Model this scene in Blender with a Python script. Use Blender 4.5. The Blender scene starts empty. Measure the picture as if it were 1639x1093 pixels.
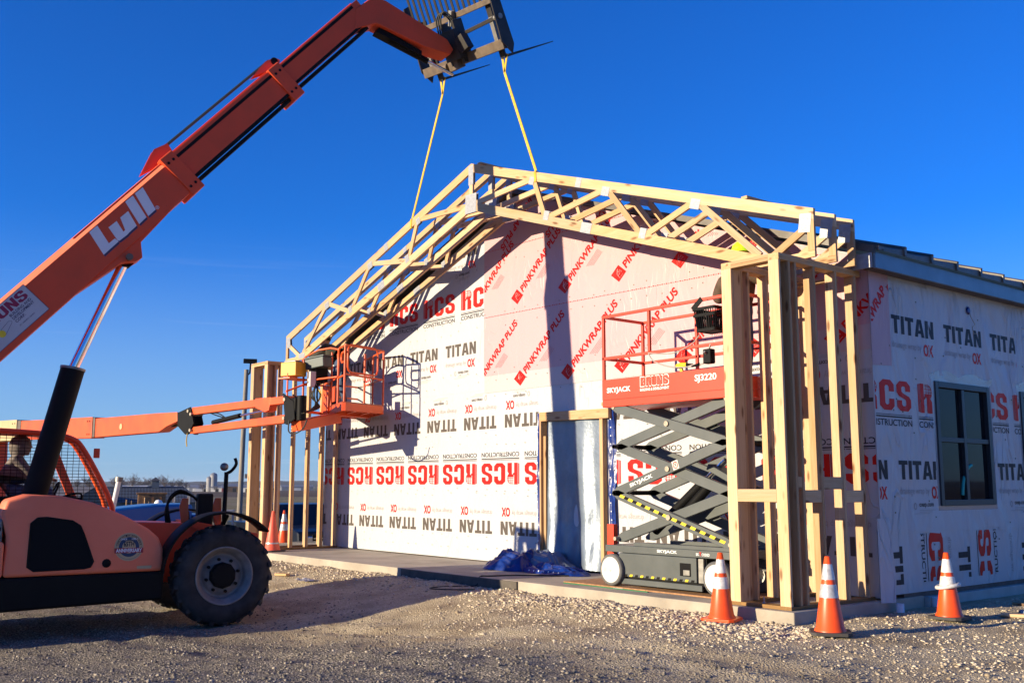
import bpy, bmesh, math, random
import numpy as np
from mathutils import Vector, Matrix, noise
from mathutils.geometry import tessellate_polygon
R = math.radians
S = bpy.context.scene
COL = S.collection
random.seed(7)
rng = np.random.default_rng(11)

# ------------------------------------------------------------------ camera, sky, sun, exposure
CAM = Vector((6.51, -9.121, 1.31))
cd = bpy.data.cameras.new('camera'); cam = bpy.data.objects.new('camera', cd); COL.objects.link(cam)
cam.location = CAM; cam.rotation_euler = (R(90 + 8.0806), 0, R(50.717))
cd.sensor_width = 36; cd.lens = 36 * 1620 / 1639; cd.clip_start = .1; cd.clip_end = 30000
S.camera = cam
SUN_AZ, SUN_EL = 194.5, 11.0          # clockwise from +Y
w = bpy.data.worlds.new('World'); S.world = w; w.use_nodes = True
nt = w.node_tree; nt.nodes.clear()
def wn(t, **k):
    n = nt.nodes.new(t)
    for a, b in k.items(): setattr(n, a, b)
    return n
sky = wn('ShaderNodeTexSky', sky_type='NISHITA', sun_disc=False)
sky.sun_elevation = R(SUN_EL); sky.sun_rotation = R(SUN_AZ); sky.altitude = 300
sky.air_density = 1.0; sky.dust_density = 0.0; sky.ozone_density = 4.0
hs = wn('ShaderNodeHueSaturation'); hs.inputs['Saturation'].default_value = 1.12; hs.inputs['Value'].default_value = 1.0
hs.inputs['Hue'].default_value = .5
nt.links.new(sky.outputs[0], hs.inputs['Color'])
tc = wn('ShaderNodeTexCoord'); mp = wn('ShaderNodeMapping'); mp.inputs['Scale'].default_value = (2.2, 2.2, 75)
mp.inputs['Rotation'].default_value = (R(2.5), R(2), 0)
nt.links.new(tc.outputs['Generated'], mp.inputs[0])
nz = wn('ShaderNodeTexNoise'); nz.inputs['Scale'].default_value = 1.7; nz.inputs['Detail'].default_value = 5; nz.inputs['Roughness'].default_value = .5
nt.links.new(mp.outputs[0], nz.inputs[0])
rp = wn('ShaderNodeMapRange'); rp.inputs[1].default_value = .62; rp.inputs[2].default_value = .86; rp.inputs[3].default_value = 0; rp.inputs[4].default_value = 1
nt.links.new(nz.outputs[0], rp.inputs[0])
sx = wn('ShaderNodeSeparateXYZ'); nt.links.new(tc.outputs['Generated'], sx.inputs[0])
ez = wn('ShaderNodeMapRange'); ez.inputs[1].default_value = .03; ez.inputs[2].default_value = .24; ez.inputs[3].default_value = 1; ez.inputs[4].default_value = 0
nt.links.new(sx.outputs[2], ez.inputs[0])
mm = wn('ShaderNodeMath', operation='MULTIPLY'); nt.links.new(rp.outputs[0], mm.inputs[0]); nt.links.new(ez.outputs[0], mm.inputs[1])
mx = wn('ShaderNodeMix', data_type='RGBA'); mx.inputs['B'].default_value = (7.0, 7.4, 8.2, 1)
m2 = wn('ShaderNodeMath', operation='MULTIPLY'); m2.inputs[1].default_value = .35
nt.links.new(mm.outputs[0], m2.inputs[0]); nt.links.new(m2.outputs[0], mx.inputs['Factor']); gr = wn('ShaderNodeMix', data_type='RGBA', blend_type='MULTIPLY'); gr.inputs['Factor'].default_value = 1; gr.inputs['B'].default_value = (.27, .95, 1.85, 1); nt.links.new(hs.outputs[0], gr.inputs['A']); hz = wn('ShaderNodeMix', data_type='RGBA'); hz.inputs['B'].default_value = (2.75, 4.1, 6.2, 1); hf = wn('ShaderNodeMapRange', interpolation_type='SMOOTHSTEP'); hf.inputs[1].default_value = -.02; hf.inputs[2].default_value = .26; hf.inputs[3].default_value = .75; hf.inputs[4].default_value = 0
sxx = wn('ShaderNodeSeparateXYZ'); nt.links.new(wn('ShaderNodeTexCoord').outputs['Generated'], sxx.inputs[0]); nt.links.new(sxx.outputs[2], hf.inputs[0]); nt.links.new(hf.outputs[0], hz.inputs['Factor']); nt.links.new(gr.outputs['Result'], hz.inputs['A']); nt.links.new(hz.outputs['Result'], mx.inputs['A'])
bgn = wn('ShaderNodeBackground'); bgn.inputs['Strength'].default_value = .068
wo = wn('ShaderNodeOutputWorld'); nt.links.new(mx.outputs['Result'], bgn.inputs[0]); nt.links.new(bgn.outputs[0], wo.inputs[0])
sl = bpy.data.lights.new('sun', 'SUN'); sl.energy = 5.0; sl.angle = R(.5); sl.color = (1.0, .83, .56)
so = bpy.data.objects.new('sun', sl); COL.objects.link(so)
el, az = R(SUN_EL), R(SUN_AZ)
sd = Vector((math.sin(az) * math.cos(el), math.cos(az) * math.cos(el), math.sin(el)))
so.rotation_euler = sd.to_track_quat('Z', 'Y').to_euler(); so.location = (0, -20, 30)
S.view_settings.view_transform = 'Standard'; S.view_settings.look = 'None'
S.view_settings.exposure = 0.90; S.view_settings.gamma = 1; S.view_settings.use_curve_mapping = False
S.render.engine = 'CYCLES'

# ------------------------------------------------------------------ materials
def mat(name, col, rough=.6, metal=0, var=.0, vscale=3, bump=0, bscale=30, col2=None, spec=None, coat=0, stretch=None, objrand=0, trans=0, dirt=0):
    m = bpy.data.materials.new(name); m.use_nodes = True
    t = m.node_tree; N = t.nodes; L = t.links
    b = N['Principled BSDF']
    b.inputs['Base Color'].default_value = (*col, 1); b.inputs['Roughness'].default_value = rough; b.inputs['Metallic'].default_value = metal
    if coat: b.inputs['Coat Weight'].default_value = coat; b.inputs['Coat Roughness'].default_value = .12
    if spec is not None: b.inputs['Specular IOR Level'].default_value = spec
    tcn = N.new('ShaderNodeTexCoord'); src = tcn.outputs['Object']
    if stretch:
        mpn = N.new('ShaderNodeMapping'); mpn.inputs['Scale'].default_value = stretch; L.new(src, mpn.inputs[0]); src = mpn.outputs[0]
    out = None
    if col2 is not None or var:
        n = N.new('ShaderNodeTexNoise'); n.inputs['Scale'].default_value = vscale; n.inputs['Detail'].default_value = 6; n.inputs['Roughness'].default_value = .6
        L.new(src, n.inputs[0])
        r = N.new('ShaderNodeMapRange'); r.inputs[1].default_value = .35; r.inputs[2].default_value = .68; L.new(n.outputs[0], r.inputs[0])
        x = N.new('ShaderNodeMix'); x.data_type = 'RGBA'
        c2 = col2 if col2 is not None else tuple(c * (1 - var) for c in col)
        x.inputs['A'].default_value = (*col, 1); x.inputs['B'].default_value = (*c2, 1)
        L.new(r.outputs[0], x.inputs['Factor']); out = x.outputs['Result']
    if dirt:
        n = N.new('ShaderNodeTexNoise'); n.inputs['Scale'].default_value = 14; n.inputs['Detail'].default_value = 8; n.inputs['Roughness'].default_value = .75; L.new(tcn.outputs['Object'], n.inputs[0])
        r = N.new('ShaderNodeMapRange'); r.inputs[1].default_value = .62; r.inputs[2].default_value = .72; r.inputs[4].default_value = dirt; L.new(n.outputs[0], r.inputs[0])
        x = N.new('ShaderNodeMix'); x.data_type = 'RGBA'; x.inputs['A'].default_value = (*col, 1); x.inputs['B'].default_value = (.10, .065, .045, 1)
        if out: L.new(out, x.inputs['A'])
        L.new(r.outputs[0], x.inputs['Factor']); out = x.outputs['Result']
    if objrand:
        oi = N.new('ShaderNodeObjectInfo'); h = N.new('ShaderNodeHueSaturation')
        r = N.new('ShaderNodeMapRange'); r.inputs[3].default_value = 1 - objrand; r.inputs[4].default_value = 1 + objrand * .6; L.new(oi.outputs['Random'], r.inputs[0])
        h.inputs['Color'].default_value = (*col, 1)
        if out: L.new(out, h.inputs['Color'])
        L.new(r.outputs[0], h.inputs['Value']); out = h.outputs[0]
    if out: L.new(out, b.inputs['Base Color'])
    if bump:
        n = N.new('ShaderNodeTexNoise'); n.inputs['Scale'].default_value = bscale; n.inputs['Detail'].default_value = 6; L.new(src, n.inputs[0])
        bp = N.new('ShaderNodeBump'); bp.inputs['Strength'].default_value = 1; bp.inputs['Distance'].default_value = bump
        L.new(n.outputs[0], bp.inputs['Height']); L.new(bp.outputs[0], b.inputs['Normal'])
    if trans: b.inputs['Transmission Weight'].default_value = trans
    return m

def wood_mat(name, light, dark, knots=True):
    m = bpy.data.materials.new(name); m.use_nodes = True; t = m.node_tree; N = t.nodes; L = t.links; b = N['Principled BSDF']
    tcn = N.new('ShaderNodeTexCoord'); oi = N.new('ShaderNodeObjectInfo')
    cb = N.new('ShaderNodeCombineXYZ'); ml = N.new('ShaderNodeMath'); ml.operation = 'MULTIPLY'; ml.inputs[1].default_value = 37
    L.new(oi.outputs['Random'], ml.inputs[0]); L.new(ml.outputs[0], cb.inputs[0]); L.new(ml.outputs[0], cb.inputs[1])
    ad = N.new('ShaderNodeVectorMath'); ad.operation = 'ADD'; L.new(tcn.outputs['Object'], ad.inputs[0]); L.new(cb.outputs[0], ad.inputs[1])
    mp = N.new('ShaderNodeMapping'); mp.inputs['Scale'].default_value = (1.1, 22, 22); L.new(ad.outputs[0], mp.inputs[0])
    n = N.new('ShaderNodeTexNoise'); n.inputs['Scale'].default_value = 1.6; n.inputs['Detail'].default_value = 5; n.inputs['Distortion'].default_value = 1.6; L.new(mp.outputs[0], n.inputs[0])
    mr = N.new('ShaderNodeMapRange'); mr.inputs[1].default_value = .3; mr.inputs[2].default_value = .7; L.new(n.outputs[0], mr.inputs[0])
    x = N.new('ShaderNodeMix'); x.data_type = 'RGBA'; x.inputs['A'].default_value = (*light, 1); x.inputs['B'].default_value = (*dark, 1); L.new(mr.outputs[0], x.inputs['Factor'])
    # broad colour drift
    mp3 = N.new('ShaderNodeMapping'); mp3.inputs['Scale'].default_value = (.9, 5, 5); L.new(ad.outputs[0], mp3.inputs[0])
    n3 = N.new('ShaderNodeTexNoise'); n3.inputs['Scale'].default_value = 1.3; L.new(mp3.outputs[0], n3.inputs[0])
    r3 = N.new('ShaderNodeMapRange'); r3.inputs[1].default_value = .45; r3.inputs[2].default_value = .75; r3.inputs[4].default_value = .5; L.new(n3.outputs[0], r3.inputs[0])
    x3 = N.new('ShaderNodeMix'); x3.data_type = 'RGBA'; x3.inputs['B'].default_value = (light[0] * .92, light[1] * .70, light[2] * .42, 1); L.new(x.outputs['Result'], x3.inputs['A']); L.new(r3.outputs[0], x3.inputs['Factor'])
    out = x3.outputs['Result']
    if knots:
        mk = N.new('ShaderNodeMapping'); mk.inputs['Scale'].default_value = (2.6, 9, 9); L.new(ad.outputs[0], mk.inputs[0])
        v = N.new('ShaderNodeTexVoronoi'); v.inputs['Scale'].default_value = 1.0; L.new(mk.outputs[0], v.inputs[0])
        rk = N.new('ShaderNodeMapRange'); rk.inputs[1].default_value = .23; rk.inputs[2].default_value = .10; L.new(v.outputs['Distance'], rk.inputs[0])
        xk = N.new('ShaderNodeMix'); xk.data_type = 'RGBA'; xk.inputs['B'].default_value = (.16, .065, .022, 1); L.new(out, xk.inputs['A'])
        mk2 = N.new('ShaderNodeMath'); mk2.operation = 'MULTIPLY'; mk2.inputs[1].default_value = .85; L.new(rk.outputs[0], mk2.inputs[0]); L.new(mk2.outputs[0], xk.inputs['Factor']); out = xk.outputs['Result']
    h = N.new('ShaderNodeHueSaturation'); r = N.new('ShaderNodeMapRange'); r.inputs[3].default_value = .78; r.inputs[4].default_value = 1.14; L.new(oi.outputs['Random'], r.inputs[0]); L.new(r.outputs[0], h.inputs['Value']); L.new(out, h.inputs['Color'])
    L.new(h.outputs[0], b.inputs['Base Color']); b.inputs['Roughness'].default_value = .7; b.inputs['Specular IOR Level'].default_value = .25
    bp = N.new('ShaderNodeBump'); bp.inputs['Distance'].default_value = .0012; L.new(n.outputs[0], bp.inputs['Height']); L.new(bp.outputs[0], b.inputs['Normal'])
    return m

def wrap_mat(name, col, rough=.5, wr=.012, sheen=0):
    """building wrap: film with long soft wrinkles and small creases"""
    m = bpy.data.materials.new(name); m.use_nodes = True; t = m.node_tree; N = t.nodes; L = t.links; b = N['Principled BSDF']
    b.inputs['Roughness'].default_value = rough; b.inputs['Specular IOR Level'].default_value = .10 if 'ink' in name.split('_')[-1] else .26
    g = N.new('ShaderNodeNewGeometry')
    mp = N.new('ShaderNodeMapping'); mp.inputs['Scale'].default_value = (1.2, 1.2, .45); mp.inputs['Rotation'].default_value = (0, R(18), 0); L.new(g.outputs['Position'], mp.inputs[0])
    n = N.new('ShaderNodeTexNoise'); n.inputs['Scale'].default_value = 1.4; n.inputs['Detail'].default_value = 3; n.inputs['Distortion'].default_value = .9; L.new(mp.outputs[0], n.inputs[0])
    mp2 = N.new('ShaderNodeMapping'); mp2.inputs['Scale'].default_value = (1.5, 1.5, .55); mp2.inputs['Rotation'].default_value = (0, R(-24), 0); L.new(g.outputs['Position'], mp2.inputs[0])
    n2 = N.new('ShaderNodeTexNoise'); n2.inputs['Scale'].default_value = 2.2; n2.inputs['Detail'].default_value = 1.5; n2.inputs['Distortion'].default_value = 1.0; L.new(mp2.outputs[0], n2.inputs[0])
    # ridge creases: 1-|2n-1|
    a1 = N.new('ShaderNodeMath'); a1.operation = 'SUBTRACT'; a1.inputs[1].default_value = .5; L.new(n2.outputs[0], a1.inputs[0])
    a2 = N.new('ShaderNodeMath'); a2.operation = 'ABSOLUTE'; L.new(a1.outputs[0], a2.inputs[0])
    a3 = N.new('ShaderNodeMapRange'); a3.inputs[1].default_value = 0; a3.inputs[2].default_value = .045; a3.inputs[3].default_value = 1; a3.inputs[4].default_value = 0; L.new(a2.outputs[0], a3.inputs[0])
    mk = N.new('ShaderNodeTexNoise'); mk.inputs['Scale'].default_value = .8; L.new(g.outputs['Position'], mk.inputs[0])
    mk2 = N.new('ShaderNodeMapRange'); mk2.inputs[1].default_value = .5; mk2.inputs[2].default_value = .66; L.new(mk.outputs[0], mk2.inputs[0])
    a4 = N.new('ShaderNodeMath'); a4.operation = 'MULTIPLY'; L.new(a3.outputs[0], a4.inputs[0]); L.new(mk2.outputs[0], a4.inputs[1])
    b1 = N.new('ShaderNodeBump'); b1.inputs['Distance'].default_value = wr * 3; L.new(n.outputs[0], b1.inputs['Height'])
    b2 = N.new('ShaderNodeBump'); b2.inputs['Distance'].default_value = wr * .35; L.new(a4.outputs[0], b2.inputs['Height']); L.new(b1.outputs[0], b2.inputs['Normal'])
    L.new(b2.outputs[0], b.inputs['Normal'])
    c = N.new('ShaderNodeMix'); c.data_type = 'RGBA'; c.inputs['A'].default_value = (*col, 1); c.inputs['B'].default_value = (*[q * .93 for q in col], 1); L.new(mk.outputs[0], c.inputs['Factor'])
    L.new(c.outputs['Result'], b.inputs['Base Color'])
    return m

M = {}
M['wood'] = wood_mat('new_pine', (.54, .365, .21), (.43, .255, .12))
M['wood2'] = wood_mat('pale_spruce', (.58, .425, .27), (.49, .33, .19))
M['treated'] = wood_mat('treated_pine', (.30, .17, .06), (.20, .11, .04), False)
M['galv'] = mat('galvanised', (.36, .37, .40), .5, .25, var=.25, vscale=25, bump=.002, bscale=60)
M['wrap'] = wrap_mat('white_wrap', (.47, .475, .50), .5, .024)
M['wrapside'] = wrap_mat('white_wrap_side', (.48, .49, .52), .42, .045)
M['pink'] = wrap_mat('pink_wrap', (.52, .325, .345), .42, .014)
M['pinklow'] = wrap_mat('pink_wrap_single', (.50, .42, .43), .38, .014)
M['inkgrey'] = wrap_mat('grey_ink', (.10, .085, .075), .45)
M['inkblack'] = wrap_mat('black_ink', (.035, .035, .04), .45)
M['inkred'] = wrap_mat('red_ink', (.60, .018, .014), .4)
M['inklight'] = wrap_mat('thin_grey_ink', (.36, .34, .34), .5)
M['inkpink'] = wrap_mat('bright_red_ink', (.62, .012, .008), .4)
M['staple'] = mat('cap_staple', (.12, .16, .10), .5, 0, var=.6, vscale=2)
M['concrete'] = mat('concrete', (.42, .37, .30), .85, 0, col2=(.26, .225, .18), vscale=1.3, bump=.002, bscale=40)
M['concface'] = mat('cast_concrete', (.46, .44, .41), .85, 0, col2=(.36, .33, .30), vscale=3, bump=.002, bscale=50)
M['slabshade'] = mat('slab_shade_dark', (.10, .085, .07), .8, 0, var=.4, vscale=6)  # dark tone painting the machine's shade on the slab front
M['osb'] = mat('strand_board', (.42, .22, .10), .8, 0, col2=(.22, .11, .045), vscale=22, bump=.002, bscale=60)
M['greencord'] = mat('green_edge', (.01, .16, .05), .5, 0, var=.3)
M['orange'] = mat('safety_orange', (.85, .09, .012), .42, 0, var=.22, vscale=2, dirt=.35)
M['coneor'] = mat('cone_orange', (.85, .085, .008), .38, 0, var=.18, vscale=6, dirt=.25)
M['coneblack'] = mat('cone_base', (.055, .05, .05), .75, 0, var=.3, dirt=.5)
M['reflect'] = mat('reflective_collar', (.58, .58, .60), .35, .25, col2=(.34, .33, .33), vscale=18, dirt=.3)
M['telered'] = mat('boom_red', (.80, .090, .030), .42, 0, col2=(.66, .085, .03), vscale=1.6, dirt=.30, spec=.22)
M['salmon'] = mat('faded_hood', (.92, .235, .12), .5, 0, col2=(.85, .19, .09), vscale=1.2, bump=.0005, bscale=80, spec=.25)
M['skyred'] = mat('scissor_red', (.76, .045, .012), .40, 0, var=.15, vscale=3, dirt=.15)
M['jlg'] = mat('boom_orange', (.78, .105, .012), .40, 0, col2=(.62, .07, .012), vscale=1.5, dirt=.5)
M['tan'] = mat('cream_boom', (.50, .40, .20), .5, 0, var=.15)
M['yellowbox'] = mat('yellow_box', (.72, .33, .015), .5, 0, var=.2, dirt=.9)
M['black'] = mat('black_paint', (.006, .006, .0065), .6, 0, spec=.14, var=.4, vscale=4)
M['blackgloss'] = mat('dark_opening', (.004, .004, .005), .6, 0, spec=.12)
M['rubber'] = mat('tyre_rubber', (.018, .018, .020), .8, 0, spec=.25, col2=(.050, .048, .048), vscale=4, bump=.003, bscale=35)
M['rim'] = mat('dusty_rim', (.24, .22, .21), .6, 0, col2=(.13, .12, .12), vscale=5, dirt=.6)
M['whiterim'] = mat('white_rim', (.72, .70, .66), .45, 0, col2=(.5, .46, .42), vscale=7, dirt=.2)
M['greytyre'] = mat('grey_solid_tyre', (.12, .12, .12), .8, 0, var=.3, vscale=9)
M['chrome'] = mat('chrome', (.80, .80, .82), .09, 1)
M['steel'] = mat('dull_steel', (.30, .29, .27), .5, .6, var=.4, vscale=10)
M['rack'] = mat('carriage_black', (.035, .030, .028), .5, .2, var=.5, vscale=5, dirt=.3)
M['rackbrown'] = mat('worn_carriage', (.17, .125, .09), .6, .2, var=.4, vscale=8)
M['scgrey'] = mat('scissor_grey', (.082, .092, .092), .42, 0, col2=(.06, .07, .07), vscale=3, dirt=.15)
M['bare'] = mat('worn_edge', (.42, .36, .28), .6, .3, var=.4, vscale=30)
M['yellow'] = mat('yellow_stripe', (.85, .62, .01), .45, 0, var=.2, vscale=20)
M['white'] = mat('white_vinyl', (.78, .78, .78), .45, 0, var=.08)
M['sign'] = mat('sign_white', (.52, .52, .52), .5, 0, var=.12)
M['maroon'] = mat('maroon_ink', (.28, .008, .05), .5)
M['darkink'] = mat('sign_dark_ink', (.05, .03, .08), .5)
M['strap'] = mat('yellow_webbing', (.62, .40, .02), .7, 0, var=.3, vscale=12)
M['tarpsilver'] = mat('silver_tarp', (.20, .24, .30), .36, .25, col2=(.13, .165, .22), vscale=3, bump=.004, bscale=18)
M['tarpblue'] = mat('blue_tarp', (.003, .016, .12), .33, 0, col2=(.006, .034, .22), vscale=5, bump=.005, bscale=14)
M['tarpedge'] = mat('blue_tarp_hem', (.01, .045, .22), .4, 0, var=.3)
M['metalfascia'] = mat('fascia_metal', (.15, .22, .28), .35, .25, var=.25, vscale=3)
M['soffit'] = mat('soffit', (.13, .10, .09), .7, 0, var=.4, vscale=6)
M['roof'] = mat('dark_metal_roof', (.13, .12, .11), .45, .3, var=.4, vscale=6)
M['frame'] = mat('bronze_frame', (.02, .027, .038), .4, .2)
M['glass'] = mat('window_glass', (.006, .008, .012), .04, 0, spec=.35); M['glass'].node_tree.nodes['Principled BSDF'].inputs['IOR'].default_value = 1.28
M['taped'] = mat('flashing_tape', (.36, .38, .42), .25, .3, bump=.004, bscale=20)
M['teal'] = mat('teal_hose', (.02, .35, .30), .4)
M['hat'] = mat('lime_hard_hat', (.55, .85, .02), .3, 0, coat=.3)
M['browncoat'] = mat('brown_canvas', (.10, .062, .038), .85, 0, var=.4, vscale=9, bump=.006, bscale=18)
M['jeans'] = mat('denim', (.045, .08, .16), .85, 0, var=.4, vscale=12, bump=.003, bscale=30)
M['darkcoat'] = mat('dark_camo', (.06, .055, .035), .85, 0, col2=(.018, .018, .014), vscale=16, bump=.005, bscale=20)
M['greycoat'] = mat('grey_hoodie', (.20, .17, .16), .85, 0, col2=(.10, .085, .08), vscale=9, bump=.006, bscale=18)
M['skin'] = mat('skin', (.48, .27, .19), .55)
M['boot'] = mat('boot', (.06, .04, .025), .7)
M['blueTruck'] = mat('truck_blue', (.006, .09, .32), .35, 0, coat=.3, dirt=.15)
M['suvpaint'] = mat('dark_blue_paint', (.006, .010, .020), .35, 0, coat=.15, spec=.3)
M['carglass'] = mat('car_glass', (.01, .014, .02), .04, 0, spec=.8)
M['lamp'] = mat('headlamp_glass', (.7, .72, .75), .08, .8)
M['redlamp'] = mat('red_lamp', (.5, .01, .01), .2)
M['barnwhite'] = mat('barn_white', (.62, .62, .60), .6, 0, var=.2, vscale=.2)
M['barnred'] = mat('barn_red', (.20, .03, .025), .7, 0, var=.2, vscale=.2)
M['barngrey'] = mat('barn_grey_roof', (.20, .215, .25), .5, .2, var=.2, vscale=.1)
M['silo'] = mat('silo_concrete', (.33, .33, .34), .8, 0, var=.3, vscale=.3)
M['shingle'] = mat('roof_shingle', (.085, .10, .13), .8, 0, var=.5, vscale=12)
M['shingle2'] = mat('roof_shingle_light', (.20, .23, .28), .8, 0, var=.5, vscale=12)
M['siding'] = mat('grey_siding', (.13, .15, .17), .7, 0, var=.2, vscale=3)
M['rust'] = mat('rusty_brown', (.12, .055, .03), .8, 0, col2=(.30, .16, .06), vscale=5)
M['pole'] = mat('weathered_pole', (.28, .25, .21), .85, 0, col2=(.16, .14, .12), vscale=4, stretch=(6, 6, .6), bump=.004, bscale=10)
M['concretepvc'] = mat('white_pvc', (.68, .68, .68), .4)
M['cord'] = mat('black_cord', (.012, .014, .013), .6)
M['greycord'] = mat('grey_cord', (.30, .29, .27), .6)
M['paper'] = mat('white_label', (.62, .60, .55), .6, 0, var=.1)
M['gold'] = mat('badge_gold', (.52, .36, .18), .5)
M['navy'] = mat('badge_navy', (.02, .04, .09), .5)
M['badgered'] = mat('badge_red', (.35, .015, .02), .5)
M['greybox'] = mat('grey_toolbox', (.055, .08, .085), .45, 0, var=.2, vscale=5, dirt=.2)
M['twig'] = mat('bare_twigs', (.13, .10, .10), .9, 0, var=.4, vscale=.05)
M['hill'] = mat('far_wooded_ridge', (.03, .038, .055), 1, 0, col2=(.05, .05, .055), vscale=.01, spec=0)

# ------------------------------------------------------------------ mesh helpers
def link(o, parent=None):
    COL.objects.link(o)
    if parent is not None: o.parent = parent
    return o
def tag(o, label=None, cat=None, group=None, kind=None):
    if label: o['label'] = label
    if cat: o['category'] = cat
    if group: o['group'] = group
    if kind: o['kind'] = kind
    return o
def thing(name, label, cat, loc=(0, 0, 0), rotz=0, group=None):
    o = bpy.data.objects.new(name, None); o.empty_display_size = .2; COL.objects.link(o)
    o.location = loc; o.rotation_euler = (0, 0, rotz)
    return tag(o, label, cat, group)
def V(*a): return Vector(a if len(a) > 1 else a[0])
class G:
    """gathers shapes and builds ONE mesh object"""
    def __init__(s): s.v = []; s.f = []; s.sm = []
    def add(s, vs, fs, smooth=False):
        o = len(s.v); s.v += [tuple(p) for p in vs]; s.f += [tuple(i + o for i in f) for f in fs]; s.sm += [smooth] * len(fs); return s
    def box(s, lo, hi):
        x0, y0, z0 = lo; x1, y1, z1 = hi
        return s.add([(x0, y0, z0), (x1, y0, z0), (x1, y1, z0), (x0, y1, z0), (x0, y0, z1), (x1, y0, z1), (x1, y1, z1), (x0, y1, z1)],
                     [(0, 3, 2, 1), (4, 5, 6, 7), (0, 1, 5, 4), (1, 2, 6, 5), (2, 3, 7, 6), (3, 0, 4, 7)])
    def beam(s, p0, p1, w, h, up=(0, 0, 1), taper=1.0):
        """box bar from p0 to p1; h measured along up, w sideways"""
        p0, p1 = V(p0), V(p1); d = (p1 - p0).normalized(); u = V(up); u = (u - d * u.dot(d)).normalized(); r = d.cross(u)
        vs = []
        for p, k in ((p0, 1), (p1, taper)):
            for a, b in ((-1, -1), (1, -1), (1, 1), (-1, 1)): vs.append(p + r * (a * w / 2 * k) + u * (b * h / 2 * k))
        return s.add(vs, [(0, 1, 2, 3), (7, 6, 5, 4), (0, 4, 5, 1), (1, 5, 6, 2), (2, 6, 7, 3), (3, 7, 4, 0)])
    def tube(s, pts, r, n=8, cap=True, closed=False):
        pts = [V(p) for p in pts]; m = len(pts); rings = []
        up = V(0, 0, 1); vs = []
        prevu = None
        for i, p in enumerate(pts):
            if closed: d = (pts[(i + 1) % m] - pts[i - 1])
            else: d = (pts[min(i + 1, m - 1)] - pts[max(i - 1, 0)])
            d.normalize()
            u = prevu if prevu is not None else (V(0, 0, 1) if abs(d.z) < .9 else V(1, 0, 0))
            u = (u - d * u.dot(d)).normalized(); prevu = u; q = d.cross(u)
            rr = r[i] if isinstance(r, (list, tuple)) else r
            for k in range(n):
                a = 2 * math.pi * k / n; vs.append(p + u * (rr * math.cos(a)) + q * (rr * math.sin(a)))
        fs = []
        for i in range(m if closed else m - 1):
            j = (i + 1) % m
            for k in range(n): fs.append((i * n + k, i * n + (k + 1) % n, j * n + (k + 1) % n, j * n + k))
        s.add(vs, fs, True)
        if cap and not closed:
            s.add(vs[:n], [tuple(range(n))[::-1]]); s.add(vs[-n:], [tuple(range(n))])
        return s
    def prism(s, poly, fn0, fn1):
        """polygon (2d list) extruded between two mappings"""
        n = len(poly); tr = tessellate_polygon([[V(p[0], p[1], 0) for p in poly]])
        a = [fn0(*p) for p in poly]; b = [fn1(*p) for p in poly]
        area = sum(poly[i - 1][0] * poly[i][1] - poly[i][0] * poly[i - 1][1] for i in range(n))
        fs = [tuple(t) for t in tr] + [tuple(q + n for q in t)[::-1] for t in tr] + [(i, (i + 1) % n, n + (i + 1) % n, n + i) for i in range(n)]
        return s.add(list(a) + list(b), fs)
    def lathe(s, prof, c, axis=(0, 0, 1), n=24, smooth=True, up=None, cap=True):
        """profile [(radius, height)] round an axis through c"""
        c = V(c); d = V(axis).normalized(); u = V(0, 0, 1) if abs(d.z) < .9 else V(1, 0, 0); u = (u - d * u.dot(d)).normalized(); q = d.cross(u)
        vs = []
        for r, h in prof:
            for k in range(n):
                a = 2 * math.pi * k / n; vs.append(c + d * h + u * (r * math.cos(a)) + q * (r * math.sin(a)))
        fs = []
        for i in range(len(prof) - 1):
            for k in range(n): fs.append((i * n + k, i * n + (k + 1) % n, (i + 1) * n + (k + 1) % n, (i + 1) * n + k))
        s.add(vs, fs, smooth); m = len(prof)
        if cap and prof[0][0] > 1e-4: s.add(vs[:n], [tuple(range(n))[::-1]])
        if cap and prof[-1][0] > 1e-4: s.add(vs[-n:], [tuple(range(n))])
        return s
    def grid(s, nu, nv, fn, smooth=True):
        vs = [fn(i / (nu - 1), j / (nv - 1)) for j in range(nv) for i in range(nu)]
        return s.add(vs, [(j * nu + i, j * nu + i + 1, (j + 1) * nu + i + 1, (j + 1) * nu + i) for j in range(nv - 1) for i in range(nu - 1)], smooth)
    def build(s, name, m, parent=None, bevel=0, seg=2, flat=False):
        me = bpy.data.meshes.new(name); me.from_pydata(s.v, [], s.f)
        b = bmesh.new(); b.from_mesh(me)
        if not flat: bmesh.ops.recalc_face_normals(b, faces=b.faces)
        b.to_mesh(me); b.free()
        me.polygons.foreach_set('use_smooth', s.sm)
        for q in (m if isinstance(m, (list, tuple)) else [m]): me.materials.append(M[q] if isinstance(q, str) else q)
        o = bpy.data.objects.new(name, me); link(o, parent)
        if bevel:
            k = o.modifiers.new('bevel', 'BEVEL'); k.width = bevel; k.segments = seg; k.limit_method = 'ANGLE'; k.angle_limit = R(35)
            k.harden_normals = False
        return o

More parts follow.
